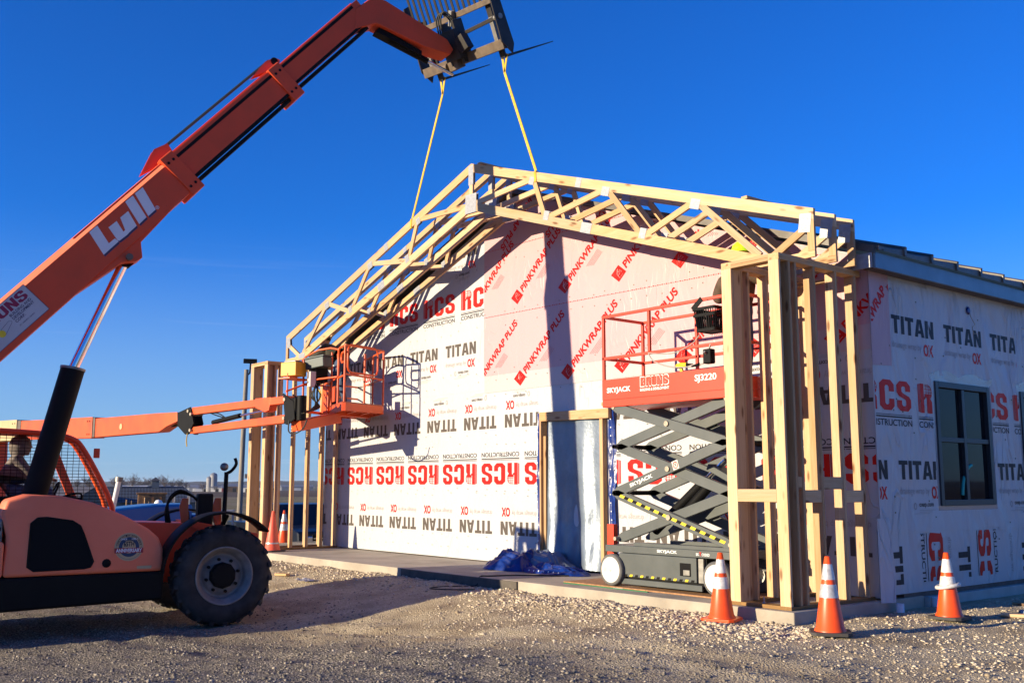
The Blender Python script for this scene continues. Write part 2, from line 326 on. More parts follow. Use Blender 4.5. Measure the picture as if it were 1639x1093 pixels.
# lumber: an object whose local x runs along the grain
_lc = {}
def lumber(name, parent, p0, p1, w, h, side=(0, 1, 0), m='wood', ch=.003):
    """p0-p1 centre line, w = size along `side`, h = size across it"""
    p0, p1 = V(p0), V(p1); L = (p1 - p0).length; x = (p1 - p0) / L; y = V(side); y = (y - x * y.dot(x)).normalized(); z = x.cross(y)
    key = (round(L, 3), round(w, 4), round(h, 4), m)
    if key not in _lc:
        g = G(); a, b, c = w / 2, h / 2, ch
        pr = [(-a + c, -b), (a - c, -b), (a, -b + c), (a, b - c), (a - c, b), (-a + c, b), (-a, b - c), (-a, -b + c)]
        vs = [(q, *p) for q in (0, L) for p in pr]
        g.add(vs, [tuple(range(8)), tuple(range(15, 7, -1))] + [(i, i + 8, (i + 1) % 8 + 8, (i + 1) % 8) for i in range(8)])
        me = bpy.data.meshes.new(name); me.from_pydata(g.v, [], g.f); bb = bmesh.new(); bb.from_mesh(me); bmesh.ops.recalc_face_normals(bb, faces=bb.faces); bb.to_mesh(me); bb.free()
        me.materials.append(M[m]); _lc[key] = me
    o = bpy.data.objects.new(name, _lc[key]); link(o, parent)
    o.matrix_local = Matrix(((x.x, y.x, z.x, p0.x), (x.y, y.y, z.y, p0.y), (x.z, y.z, z.z, p0.z), (0, 0, 0, 1)))
    return o
def plank(name, parent, pts, y0, th, m='wood'):
    """planar plank in the XZ plane: pts [(X,Z)..], grain along pts0->pts1"""
    a = V(pts[0][0], 0, pts[0][1]); b = V(pts[1][0], 0, pts[1][1]); x = (b - a).normalized(); z = V(0, 1, 0); y = V(0, 1, 0).cross(x) * -1
    loc = [((V(p[0], 0, p[1]) - a).dot(x), (V(p[0], 0, p[1]) - a).dot(y)) for p in pts]
    g = G(); g.prism(loc, lambda u, v: (u, v, -th / 2), lambda u, v: (u, v, th / 2))
    o = g.build(name, m, parent)
    n = x.cross(y)
    o.matrix_local = Matrix(((x.x, y.x, n.x, a.x), (x.y, y.y, n.y, y0), (x.z, y.z, n.z, a.z), (0, 0, 0, 1)))
    return o

# ------------------------------------------------------------------ lettering
_tc = {}
def text2d(st, bold=0.0):
    k = (st, bold)
    if k in _tc: return _tc[k]
    c = bpy.data.curves.new('t', 'FONT'); c.body = st; c.size = 1; c.fill_mode = 'FRONT'; c.offset = bold; c.resolution_u = 3
    o = bpy.data.objects.new('t', c); COL.objects.link(o)
    dg = bpy.context.evaluated_depsgraph_get(); me = bpy.data.meshes.new_from_object(o.evaluated_get(dg))
    vs = [(v.co.x, v.co.y) for v in me.vertices]; fs = [tuple(p.vertices) for p in me.polygons]
    bpy.data.objects.remove(o); bpy.data.curves.remove(c); bpy.data.meshes.remove(me)
    x0 = min(v[0] for v in vs); x1 = max(v[0] for v in vs); y0 = min(v[1] for v in vs); y1 = max(v[1] for v in vs)
    r = ([((a - x0) / (x1 - x0), (b - y0) / (y1 - y0)) for a, b in vs], fs); _tc[k] = r; return r
def T(st, x, y, wd, h, bold=.012):
    """text fitted into the box x..x+wd, y..y+h"""
    vs, fs = text2d(st, bold); return [(x + a * wd, y + b * h) for a, b in vs], fs
def P(polys, x=0, y=0, sx=1, sy=1):
    """list of simple polygons -> verts, faces"""
    vs = []; fs = []
    for p in polys:
        holes = []
        if isinstance(p, dict): holes = p['h']; p = p['o']
        allp = [p] + holes; o = len(vs)
        flat = [q for l in allp for q in l]
        vs += [(x + a * sx, y + b * sy) for a, b in flat]
        for t in tessellate_polygon([[V(a, b, 0) for a, b in l] for l in allp]): fs.append(tuple(i + o for i in t))
    return vs, fs
def rect(a, b, c, d): return [(a, b), (c, b), (c, d), (a, d)]
GL = {
 'T': [[(0, 1), (.66, 1), (.66, .78), (.45, .78), (.45, 0), (.21, 0), (.21, .78), (0, .78)]],
 'I': [rect(0, 0, .24, 1)],
 'A': [{'o': [(0, 0), (.22, 1), (.54, 1), (.76, 0), (.52, 0), (.485, .19), (.275, .19), (.24, 0)], 'h': [[(.31, .38), (.45, .38), (.38, .80)]]}],
 'N': [[(0, 0), (0, 1), (.24, 1), (.46, .46), (.46, 1), (.68, 1), (.68, 0), (.44, 0), (.22, .54), (.22, 0)]],
 'C': [[(.18, 0), (0, .14), (0, .86), (.18, 1), (.52, 1), (.68, .86), (.68, .62), (.44, .62), (.44, .76), (.38, .82), (.30, .82), (.25, .76), (.25, .24), (.30, .18), (.38, .18), (.44, .24), (.44, .38), (.68, .38), (.68, .14), (.52, 0)]],
 'S': [[(.16, 0), (0, .14), (0, .36), (.24, .36), (.24, .22), (.29, .17), (.39, .17), (.44, .22), (.44, .34), (.40, .39), (.10, .50), (0, .62), (0, .86), (.16, 1), (.50, 1), (.66, .86), (.66, .66), (.42, .66), (.42, .78), (.38, .83), (.29, .83), (.24, .78), (.24, .66), (.30, .60), (.60, .49), (.68, .38), (.68, .14), (.52, 0)]],
 'R': [rect(0, .03, .045, .97), rect(.065, .01, .10, .99), [(.12, 0), (.12, 1), (.30, 1), (.30, .56), (.40, .56), (.44, .50), (.44, 0), (.70, 0), (.70, .40), (.62, .50), (.70, .60), (.70, .66), (.34, .66), (.34, .46), (.30, .46), (.30, 0)]]
      + [rect(.34, .70, .70, .72), rect(.34, .81, .70, .83), rect(.37, .91, .63, .93), rect(.42, .66, .44, .98), rect(.53, .66, .55, .98), rect(.63, .66, .65, .93), [(.34, .98), (.52, .98), (.66, .90), (.72, .76), (.72, .66), (.70, .66), (.70, .76), (.645, .885), (.515, .965), (.34, .965)]],
 'K': [[(0, 0), (0, 1), (.24, 1), (.24, .62), (.44, 1), (.70, 1), (.46, .54), (.72, 0), (.46, 0), (.24, .42), (.24, 0)]],
 'B': [{'o': [(0, 0), (0, 1), (.52, 1), (.66, .88), (.66, .62), (.56, .52), (.68, .42), (.68, .14), (.54, 0)], 'h': [rect(.24, .60, .42, .82), rect(.24, .18, .44, .42)]}],
 'U': [[(0, 1), (.24, 1), (.24, .24), (.30, .18), (.38, .18), (.44, .24), (.44, 1), (.68, 1), (.68, .14), (.52, 0), (.16, 0), (0, .14)]],
 'r': [{'o': [(0, 0), (0, 1), (.52, 1), (.67, .88), (.67, .56), (.56, .46), (.68, 0), (.44, 0), (.34, .40), (.24, .40), (.24, 0)], 'h': [rect(.24, .56, .43, .82)]}],
}
GW = {'T': .66, 'I': .24, 'A': .76, 'N': .68, 'C': .68, 'S': .68, 'R': .72, 'K': .72, 'B': .68, 'U': .68, 'r': .68}
def word(st, x, y, wd, h, gap=.08):
    tot = sum(GW[c] for c in st) + gap * (len(st) - 1); k = wd / tot; vs = []; fs = []; cx = x
    for c in st:
        a, f = P(GL[c], cx, y, k, h); o = len(vs); vs += a; fs += [tuple(i + o for i in q) for q in f]; cx += (GW[c] + gap) * k
    return vs, fs
class Ink:
    """2d print gathered on one sheet, mapped to a surface and clipped"""
    def __init__(s): s.d = {}
    def add(s, m, geo, tf=None):
        vs, fs = geo
        if tf: vs = [tf(*v) for v in vs]
        L = s.d.setdefault(m, ([], [])); o = len(L[0]); L[0].extend(vs); L[1].extend(tuple(i + o for i in f) for f in fs)
    def build(s, fn, parent, clips=(), name='lettering', off=None):
        out = []
        for m, (vs, fs) in s.d.items():
            b = bmesh.new(); bv = [b.verts.new((x, y, 0)) for x, y in vs]
            for f in fs:
                try: b.faces.new([bv[i] for i in f])
                except ValueError: pass
            for co, no in clips:
                bmesh.ops.bisect_plane(b, geom=b.verts[:] + b.edges[:] + b.faces[:], plane_co=(*co, 0), plane_no=(*no, 0), clear_outer=True)
            if not b.faces: b.free(); continue
            for v in b.verts: v.co = V(*fn(v.co.x, v.co.y))
            me = bpy.data.meshes.new(name); b.to_mesh(me); b.free(); me.materials.append(M[m])
            o = bpy.data.objects.new(name, me); link(o, parent); out.append(o)
        return out
def rot2(x0, y0, deg, k=1):
    c, s_ = math.cos(R(deg)) * k, math.sin(R(deg)) * k
    return lambda x, y: (x0 + c * x - s_ * y, y0 + s_ * x + c * y)

# ================================================================== GROUND
def sst(a, b, x):
    t = np.clip((np.asarray(x, float) - a) / (b - a), 0, 1); return t * t * (3 - 2 * t)
def gh(x, y):
    x = np.asarray(x, float); y = np.asarray(y, float)
    h = -.13 - .33 * sst(0, 3.6, -y) * sst(0, 5, -x)
    h = h - .75 * sst(15, 33, -x) - .35 * sst(14, 20, y) - .4 * sst(12, 30, -y)
    far = sst(34, 62, np.hypot(x, y)); h = h * (1 - far) - 3.0 * far
    return h
def gn(x, y):
    """small undulations close to the slab"""
    v = .05 * noise.noise(V(x * .7, y * .7, 3)) + .032 * noise.noise(V(x * 2.3, y * 2.3, 7)) + .018 * noise.noise(V(x * 6.5, y * 6.5, 2))
    for o_ in (0, 1.9):
        q = y + 4.3 - .16 * x - o_ + .25 * math.sin(x * .35); v += -.022 * math.exp(-(q / .17) ** 2) + .012 * math.exp(-((abs(q) - .30) / .10) ** 2)
    d = math.hypot(x + 4, y + 3); k = max(0, 1 - d / 22)
    m = .05 * math.exp(-((x + 2.4) / 1.6) ** 2 - ((y + .75) / .45) ** 2) + .03 * math.exp(-((x + 12) / 2) ** 2 - ((y + .8) / .5) ** 2)
    return (v * k + m) * (0 if (-13.95 < x < .02 and y > .05) else 1)
def axis(lo, hi, st, far):
    c = list(np.arange(lo, hi + 1e-6, st)); s_ = st
    a = [lo]; b = [hi]
    while a[-1] > -far: s_ *= 1.22; a.append(a[-1] - s_)
    s_ = st
    while b[-1] < far: s_ *= 1.22; b.append(b[-1] + s_)
    return np.array(a[1:][::-1] + c + b[1:])
gx = axis(-16, 7, .09, 3400); gy = axis(-9, 3, .09, 3400)
XX, YY = np.meshgrid(gx, gy); ZZ = gh(XX, YY)
for j in range(len(gy)):
    if -12 < gy[j] < 6:
        for i in range(len(gx)):
            if -20 < gx[i] < 10: ZZ[j, i] += gn(gx[i], gy[j])
nx, ny = len(gx), len(gy)
me = bpy.data.meshes.new('ground'); co = np.stack([XX.ravel(), YY.ravel(), ZZ.ravel()], 1).astype('f4')
ii, jj = np.meshgrid(np.arange(nx - 1), np.arange(ny - 1)); q = (jj * nx + ii).ravel()
fc = np.stack([q, q + 1, q + nx + 1, q + nx], 1).astype('i4')
def np_mesh(me, co, fc):
    k = fc.shape[1]; me.vertices.add(len(co)); me.vertices.foreach_set('co', co.ravel()); me.loops.add(fc.size); me.loops.foreach_set('vertex_index', fc.ravel())
    me.polygons.add(len(fc)); me.polygons.foreach_set('loop_start', np.arange(0, fc.size, k, dtype='i4')); me.update(calc_edges=True)
np_mesh(me, co, fc); me.polygons.foreach_set('use_smooth', [True] * len(fc))
def ground_mat():
    m = bpy.data.materials.new('gravel_ground'); m.use_nodes = True; t = m.node_tree; N = t.nodes; L = t.links; b = N['Principled BSDF']
    b.inputs['Roughness'].default_value = 1; b.inputs['Specular IOR Level'].default_value = .04
    g = N.new('ShaderNodeNewGeometry'); pos = g.outputs['Position']
    def noise_(sc, det=5, src=pos, rough=.6, dist=0):
        n = N.new('ShaderNodeTexNoise'); n.inputs['Scale'].default_value = sc; n.inputs['Detail'].default_value = det; n.inputs['Roughness'].default_value = rough; n.inputs['Distortion'].default_value = dist; L.new(src, n.inputs[0]); return n.outputs[0]
    def rng_(src, a, b_, c=0, d=1):
        n = N.new('ShaderNodeMapRange'); n.interpolation_type = 'SMOOTHSTEP'
        for i, v in enumerate((a, b_, c, d)): n.inputs[i + 1].default_value = v
        L.new(src, n.inputs[0]); return n.outputs[0]
    def mix(f, a, b_):
        n = N.new('ShaderNodeMix'); n.data_type = 'RGBA'
        if isinstance(f, (int, float)): n.inputs['Factor'].default_value = f
        else: L.new(f, n.inputs['Factor'])
        for k, v in (('A', a), ('B', b_)):
            if isinstance(v, tuple): n.inputs[k].default_value = (*v, 1)
            else: L.new(v, n.inputs[k])
        return n.outputs['Result']
    vo = N.new('ShaderNodeTexVoronoi'); vo.inputs['Scale'].default_value = 55; L.new(pos, vo.inputs[0])
    sc = N.new('ShaderNodeSeparateColor'); L.new(vo.outputs['Color'], sc.inputs[0])
    tanc = mix(sc.outputs[0], (.44, .365, .24), (.66, .565, .40))
    tanc = mix(rng_(noise_(1.1), .4, .65), tanc, (.38, .305, .205))
    gry = mix(sc.outputs[0], (.125, .115, .095), (.31, .275, .225))
    gry = mix(rng_(sc.outputs[1], .82, .9), gry, (.50, .43, .34))
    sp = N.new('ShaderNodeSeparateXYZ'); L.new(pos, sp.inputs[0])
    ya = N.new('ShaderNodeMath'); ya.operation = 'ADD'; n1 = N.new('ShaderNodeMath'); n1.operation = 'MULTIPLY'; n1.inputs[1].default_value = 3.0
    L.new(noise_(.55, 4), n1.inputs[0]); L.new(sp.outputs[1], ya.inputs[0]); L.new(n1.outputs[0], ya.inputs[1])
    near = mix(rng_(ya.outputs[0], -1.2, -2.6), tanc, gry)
    dd = N.new('ShaderNodeVectorMath'); dd.operation = 'LENGTH'; L.new(pos, dd.inputs[0]); D = dd.outputs['Value']
    mp = N.new('ShaderNodeMapping'); mp.inputs['Scale'].default_value = (.05, .9, 1); mp.inputs['Rotation'].default_value = (0, 0, R(25)); L.new(pos, mp.inputs[0])
    rows = noise_(1.0, 6, mp.outputs[0], .7)
    stub = mix(rng_(rows, .35, .65), (.20, .155, .095), (.36, .29, .19))
    stub = mix(rng_(noise_(.06, 4), .4, .6), stub, (.20, .17, .08))
    plough = mix(rng_(rows, .3, .7), (.10, .07, .05), (.15, .11, .08))
    c = mix(rng_(D, 26, 34), near, stub); c = mix(rng_(D, 370, 400), c, plough); c = mix(rng_(D, 820, 900), c, (.15, .14, .09))
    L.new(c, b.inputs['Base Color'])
    hb = N.new('ShaderNodeMath'); hb.operation = 'ADD'; L.new(noise_(38, 6, rough=.7), hb.inputs[0])
    iv = N.new('ShaderNodeMath'); iv.operation = 'MULTIPLY'; iv.inputs[1].default_value = -.9; L.new(vo.outputs['Distance'], iv.inputs[0]); L.new(iv.outputs[0], hb.inputs[1])
    bp = N.new('ShaderNodeBump'); bp.inputs['Distance'].default_value = .022; L.new(hb.outputs[0], bp.inputs['Height']); L.new(bp.outputs[0], b.inputs['Normal'])
    return m
me.materials.append(ground_mat()); tag(link(bpy.data.objects.new('ground', me)), kind='structure')

# loose stones (nobody could count them)
def stones(name, n, rmin, rmax, a0, a1, s0, s1, label, slabedge=False):
    bm = bmesh.new(); bmesh.ops.create_icosphere(bm, subdivisions=1, radius=1); bv = np.array([v.co[:] for v in bm.verts], 'f4'); bf = np.array([[v.index for v in f.verts] for f in bm.faces], 'i4'); bm.free()
    u = rng.random(n); r = rmin * (rmax / rmin) ** (u ** .85); a = R(a0) + (R(a1) - R(a0)) * rng.random(n)
    x = CAM.x + r * np.sin(a); y = CAM.y + r * np.cos(a)
    if slabedge:
        x = -13.8 + 14.6 * rng.random(n); y = -.03 - np.abs(rng.normal(0, .55, n))
        k2 = rng.random(n) < .18; y = np.where(k2, y, y); x = np.where(rng.random(n) < .55, -4 + 4.6 * rng.random(n), x)
    k = ~((x > -14.0) & (x < .05) & (y > -.02)) & ~((x <= .3) & (y > 2)) & (y < 9)
    x, y = x[k], y[k]; n = len(x)
    z = gh(x, y) + np.array([gn(p, q_) for p, q_ in zip(x, y)])
    s_ = s0 * (s1 / s0) ** (rng.random(n) ** 2.2)
    sc_ = np.stack([s_ * (.7 + .7 * rng.random(n)), s_ * (.7 + .7 * rng.random(n)), s_ * (.5 + .4 * rng.random(n))], 1)
    vv = bv[None] * (1 + .28 * (rng.random((n, len(bv), 1)) - .5)) * sc_[:, None, :]
    th = rng.random(n) * 6.28; c, s2 = np.cos(th), np.sin(th)
    X = vv[..., 0] * c[:, None] - vv[..., 1] * s2[:, None]; Y = vv[..., 0] * s2[:, None] + vv[..., 1] * c[:, None]
    co = np.stack([X + x[:, None], Y + y[:, None], vv[..., 2] + (z + s_ * .12)[:, None]], -1).reshape(-1, 3).astype('f4')
    fc = (bf[None] + (np.arange(n) * len(bv))[:, None, None]).reshape(-1, 3).astype('i4')
    me = bpy.data.meshes.new(name); np_mesh(me, co, fc)
    at = me.attributes.new('tone', 'FLOAT', 'POINT'); at.data.foreach_set('value', np.repeat(rng.random(n), len(bv)).astype('f4'))
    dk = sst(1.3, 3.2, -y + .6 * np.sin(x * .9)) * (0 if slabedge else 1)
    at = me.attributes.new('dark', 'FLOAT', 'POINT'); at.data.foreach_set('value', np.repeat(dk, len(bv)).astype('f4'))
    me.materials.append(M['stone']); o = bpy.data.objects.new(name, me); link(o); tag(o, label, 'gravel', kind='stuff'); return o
def stone_mat():
    m = bpy.data.materials.new('gravel_stones'); m.use_nodes = True; t = m.node_tree; N = t.nodes; L = t.links; b = N['Principled BSDF']; b.inputs['Roughness'].default_value = .9; b.inputs['Specular IOR Level'].default_value = .2
    at = N.new('ShaderNodeAttribute'); at.attribute_name = 'tone'; dk = N.new('ShaderNodeAttribute'); dk.attribute_name = 'dark'
    r1 = N.new('ShaderNodeValToRGB'); r2 = N.new('ShaderNodeValToRGB')
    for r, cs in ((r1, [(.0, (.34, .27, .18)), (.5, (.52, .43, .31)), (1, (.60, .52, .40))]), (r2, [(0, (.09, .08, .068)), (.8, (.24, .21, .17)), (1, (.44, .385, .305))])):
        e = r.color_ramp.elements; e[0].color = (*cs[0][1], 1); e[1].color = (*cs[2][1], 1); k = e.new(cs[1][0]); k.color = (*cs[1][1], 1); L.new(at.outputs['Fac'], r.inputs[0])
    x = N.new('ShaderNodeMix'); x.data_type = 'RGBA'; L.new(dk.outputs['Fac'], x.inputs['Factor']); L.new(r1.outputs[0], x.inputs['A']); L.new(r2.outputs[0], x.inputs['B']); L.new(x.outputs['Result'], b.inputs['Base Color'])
    return m
M['stone'] = stone_mat()
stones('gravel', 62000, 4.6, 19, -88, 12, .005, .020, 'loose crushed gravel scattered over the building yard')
stones('gravel', 9500, 4.6, 19, 0, 0, .006, .030, 'coarser pale stones heaped along the front edge of the slab', True)

# ================================================================== SLAB
def face_piece(name, lo, hi, m, parent=None, bevel=.006, **k):
    o = G().box(lo, hi).build(name, m, parent, bevel=bevel); return o
slab = face_piece('concrete_slab', (-14.0, -.01, -.62), (0, 2.6, 0), 'concrete', bevel=.012)
tag(slab, kind='structure')
fb = thing('slab_shade_board', 'dark board added in place of the shade on the front of the slab', 'board', (-7.4, -.02, -.13))  # dark strip added where the slab front only lies in shadow
lumber('board', fb, (0, 0, .055), (2.9, 0, .055), .035, .14, (0, 1, 0), 'slabshade')

# ================================================================== BUILDING
WS = .012
def wall0(X, z, off=0.0): return (X + WS * off, 1.75 - WS * X - off, z)
def wall(X, z, off=0.0):
    k = (10.871 - WS * X) / (10.871 - .034 * X); X = 6.51 + (X - 6.51) * k if X < 0 else X
    return wall0(X, z, off)
bld = thing('building', 'gabled building wrapped in white and pink house wrap still without its cladding', 'building', (0, 0, 0))
RZ0, RSL, RAX = 4.02, .338, -6.75          # roof underside at X=.15, slope, ridge
def roofz(X): return RZ0 + RSL * (min(.15 - X, X - (2 * RAX - .15)))
WL = -14.05
g = G(); pol = [(WL, .02), (0, .02), (0, roofz(0) - .03), (RAX, roofz(RAX) - .03), (WL, roofz(WL) - .03)]
g.prism([(wall(p_[0], 0)[0] if p_[0] == WL else p_[0], p_[1]) for p_ in pol], lambda x, z: wall0(x, z, 0), lambda x, z: wall0(x, z, -.16)); g.build('front_wall', 'wrap', bld)
g = G(); g.box((-.16, 1.76, .05), (0, 3.06, 4.05)).box((-.16, 4.56, .05), (0, 5.40, 4.05)).box((-.16, 6.9, .05), (0, 15, 4.05))
for a, b in ((3.06, 4.56), (5.40, 6.9)): g.box((-.16, a, .05), (0, b, 1.03)).box((-.16, a, 2.66), (0, b, 4.05))
g.build('side_wall', 'wrapside', bld)
G().box((WL, 2.2 + .25, .02), (WL + .16, 15, 4.05)).build('side_wall', 'wrapside', bld)
G().box((WL, 14.84, .02), (0, 15, 4.05)).build('back_wall', 'wrapside', bld)
G().box((-14.1, 2.62, -.7), (.05, 15.1, -.012)).build('foundation', 'concface', bld, bevel=.01)
G().box((-.5, 2.2, -.012), (-.03, 15, .05)).build('sill_gap', 'soffit', bld)
# eave and roof on the visible side, mirrored on the far one
for sgn in (1, -1):
    X = lambda v: v if sgn == 1 else 2 * RAX - v
    lo, hi = sorted((X(.17), X(.20)))
    G().box((lo, 1.56, 3.84), (hi, 15.2, 4.03)).build('fascia', 'metalfascia', bld, bevel=.004)
    lo, hi = sorted((X(.0) + sgn * .002, X(.17)))
    G().box((lo, 1.62, 3.85), (hi, 15.2, 3.865)).build('soffit', 'soffit', bld)
    g = G()
    g.prism([(X(.24), roofz(.0) - .02), (RAX, roofz(RAX) + .02), (RAX, roofz(RAX) + .07), (X(.24), roofz(0) + .03)], lambda x, z: (x, 1.58 - .012 * x, z), lambda x, z: (x, 15.2, z))
    g.build('roof_deck', 'roof', bld)
    ys = [1.66] + [2.15 + .632 * i for i in range(21)]
    for a, b in zip(ys[:-1], ys[1:]):
        g = G()
        xe, xi = X(.25), X(-1.2); zi = roofz(-1.2) + .075
        # a lapped sheet that climbs to its ribbed edge, with the rib closed at the eave
        vs = [(xe, a, 4.065), (xi, a, zi), (xe, b, 4.135), (xi, b, zi + .07), (xe, a, 4.045), (xi, a, zi - .02), (xe, b, 4.045), (xi, b, zi - .02)]
        g.add(vs, [(0, 1, 3, 2), (4, 6, 7, 5), (0, 2, 6, 4), (1, 5, 7, 3), (0, 4, 5, 1), (2, 3, 7, 6)])
        g.tube([(xe + sgn * .02, b - .02, 4.135), (xi, b - .02, zi + .075)], .026, 8)
        g.box((min(xe, xe + sgn * .02), b - .045, 4.05), (max(xe, xe + sgn * .02), b + .005, 4.13))
        g.build('roof_panel', 'roof', bld)
fe = G().box((-.16, 1.545, 3.85), (.165, 1.575, 4.03)).build('fascia_return', 'galv', bld, bevel=.003)
for s_ in (1, -1):
    g = G(); xa = .2 if s_ == 1 else 2 * RAX - .2
    g.prism([(xa, roofz(.0) - .06), (RAX, roofz(RAX) + .0), (RAX, roofz(RAX) + .085), (xa, roofz(0) + .03)], lambda x, z: (x, 1.55 - .012 * x, z), lambda x, z: (x, 1.579 - .012 * x, z))
    g.build('rake_trim', 'roof', bld)
# foundation ledge and slab side
# windows on the side wall
def window(y0, y1, z0, z1, nv=2):
    fr = G(); t = .075
    fr.box((-.07, y0, z0), (.03, y0 + t, z1)).box((-.07, y1 - t, z0), (.03, y1, z1)).box((-.07, y0 + t, z0), (.03, y1 - t, z0 + t)).box((-.07, y0 + t, z1 - t), (.03, y1 - t, z1))
    w_ = fr.build('window', 'frame', bld, bevel=.004)
    ym = (y0 + y1) / 2; zm = z0 + (z1 - z0) * .53
    G().box((-.05, ym - .035, z0 + t), (.02, ym + .035, z1 - t)).build('mullion', 'frame', w_, bevel=.003)
    for a, b in ((y0 + t, ym - .035), (ym + .035, y1 - t)):
        G().box((-.05, a, zm - .03), (.018, b, zm + .03)).build('glazing_bar', 'frame', w_, bevel=.003)
        for c, d in ((z0 + t, zm - .03), (zm + .03, z1 - t)):
            G().box((-.035, a, c), (-.025, b, d)).build('pane', 'glass', w_)
    return w_
w1 = window(3.10, 4.52, 1.055, 2.62); window(5.45, 6.86, 1.055, 2.62)
# taped flashing that laps round the openings
for y0, y1 in ((3.10, 4.52), (5.45, 6.86)):
    g = G()
    g.add([(.004, y0 - .07, .99), (.004, y1 + .07, .99), (.012, y1 + .06, 1.06), (.012, y0 - .06, 1.06)], [(0, 1, 2, 3)])
    nn = 28
    g.grid(nn, 5, lambda u, v: (.006 + .012 * v * abs(math.sin(u * 23 + math.sin(u * 9) * 2)), y0 - .12 + (y1 - y0 + .24) * u, 2.60 + .17 * v * (.6 + .4 * abs(math.sin(u * 7)))))
    for yy, k in ((y0, -1), (y1, 1)): g.add([(.005, yy + k * .0, 1.0), (.005, yy + k * .075, 1.0), (.005, yy + k * .075, 2.68), (.012, yy, 2.68)], [(0, 1, 2, 3)])
    g.build('window_flashing', 'taped', bld)
hose = G().tube([(-.02 - .0, 4.02 + .30 * math.cos(a), 1.15 + .42 * math.sin(a)) for a in [R(q) for q in range(95, 182, 8)]], .022, 8).build('hose_loop', 'teal', bld)
# ---- front wall sheets
def sheet(name, poly, m, off, fn=None, res=None):
    g = G(); f = fn or (lambda x, z, o: wall(x, z, o)); tr = tessellate_polygon([[V(*p, 0) for p in poly]])
    return g.add([f(*p, off) for p in poly], [tuple(t) for t in tr]).build(name, m, bld, flat=True)
DX0, DX1 = -6.20, -4.62                       # door opening
low = sheet('wrap_sheet', [(WL + .01, .04), (DX0, .04), (DX0, 2.45), (DX1, 2.45), (DX1, .04), (-.01, .04), (-.01, 3.03), (WL + .01, 3.03)], 'wrap', .004)
upp = sheet('wrap_sheet', [(WL + .01, 2.98), (-7.7, 2.98), (-7.7, roofz(-7.7) - .05), (WL + .01, roofz(WL) - .05)], 'wrap', .007)
pk = sheet('pink_wrap_sheet', [(-7.89, 3.22), (-.005, 3.22), (-.005, roofz(0) - .04), (RAX, roofz(RAX) - .05), (-7.89, roofz(-7.89) - .05)], 'pink', .014)
pk2 = sheet('pink_wrap_sheet', [(-7.87, 2.92), (-.005, 2.92), (-.005, 3.219), (-7.87, 3.219)], 'pinklow', .013)
def titan_unit(I, tf, x, z, ink='inkgrey', web=True):
    I.add(ink, word('TITAN', x, z, 1.0, .225), tf)
    I.add('inklight', T('drainage wrap by', x + .0, z - .20, .68, .105, -.004), tf)
    I.add('inkred', T('OX', x + .73, z - .235, .24, .155, .035), tf)
    if web:
        I.add('inkgrey', T('oxep.com', x + .42, z - .345, .34, .06, .02), tf)
        I.add('inklight', P([rect(x + .42, z - .372, x + .80, z - .366), rect(x + .42, z - .392, x + .72, z - .386), rect(x + .30, z - .412, x + .66, z - .406)]), tf)
        ring = [(x + .33 + .035 * math.cos(a), z - .32 + .045 * math.sin(a)) for a in np.linspace(0, 6.283, 13)[:-1]]
        I.add('inklight', P([{'o': ring, 'h': [[((p[0] - x - .33) * .6 + x + .33, (p[1] - z + .32) * .6 + z - .32) for p in ring]]}]), tf)
def rcs_unit(I, tf, x, z, red='inkred', blk='inkblack', solid=False):
    I.add(red, word('RCS', x, z, 1.10, .365, gap=.12), tf)
    I.add(blk, P([rect(x, z - .055, x + 1.07, z - .047), rect(x + 1.085, z - .058, x + 1.10, z - .045), rect(x, z - .085, x + 1.10, z - .068)]), tf)
    I.add(blk, T('CONSTRUCTION', x, z - .185, 1.10, .078, .012), tf)
def flip(x0, z0): return lambda x, y: (x0 - x, z0 - y)
I1 = Ink()
for k in range(-6, 7):
    xx = -7.64 + 1.25 * k
    titan_unit(I1, flip(xx, .48 + .225), 0, 0, web=False)
    rcs_unit(I1, flip(-6.86 + 1.25 * k, 1.69), 0, 0)
    titan_unit(I1, flip(-7.52 + 1.25 * k, 2.29 + .225), 0, 0)
# doorway gap: print is cut at the opening
I1L, I1R = Ink(), Ink(); I1L.d = I1.d; I1R.d = I1.d
wl = lambda x, z: wall(x, z, .007)
I1L.build(wl, low, [((-6.33, 0), (1, 0)), ((WL + .02, 0), (-1, 0)), ((0, 2.93), (0, 1))])
I1R.build(wl, low, [((-.03, 0), (1, 0)), ((-4.45, 0), (-1, 0)), ((0, 2.93), (0, 1))])
I2 = Ink()
for k in range(-3, 2):
    titan_unit(I2, None, -9.15 + 1.28 * k, 3.665)
    rcs_unit(I2, None, -9.95 + 1.31 * k, 4.50)
    titan_unit(I2, None, -9.13 + 1.28 * k, 5.49)
nl = 1 / math.hypot(1, RSL)
I2.build(lambda x, z: wall(x, z, .010), upp, [((-7.9, 0), (1, 0)), ((WL + .02, 0), (-1, 0)), ((RAX, roofz(RAX) - .07), (-RSL * nl, nl))])
I3 = Ink()
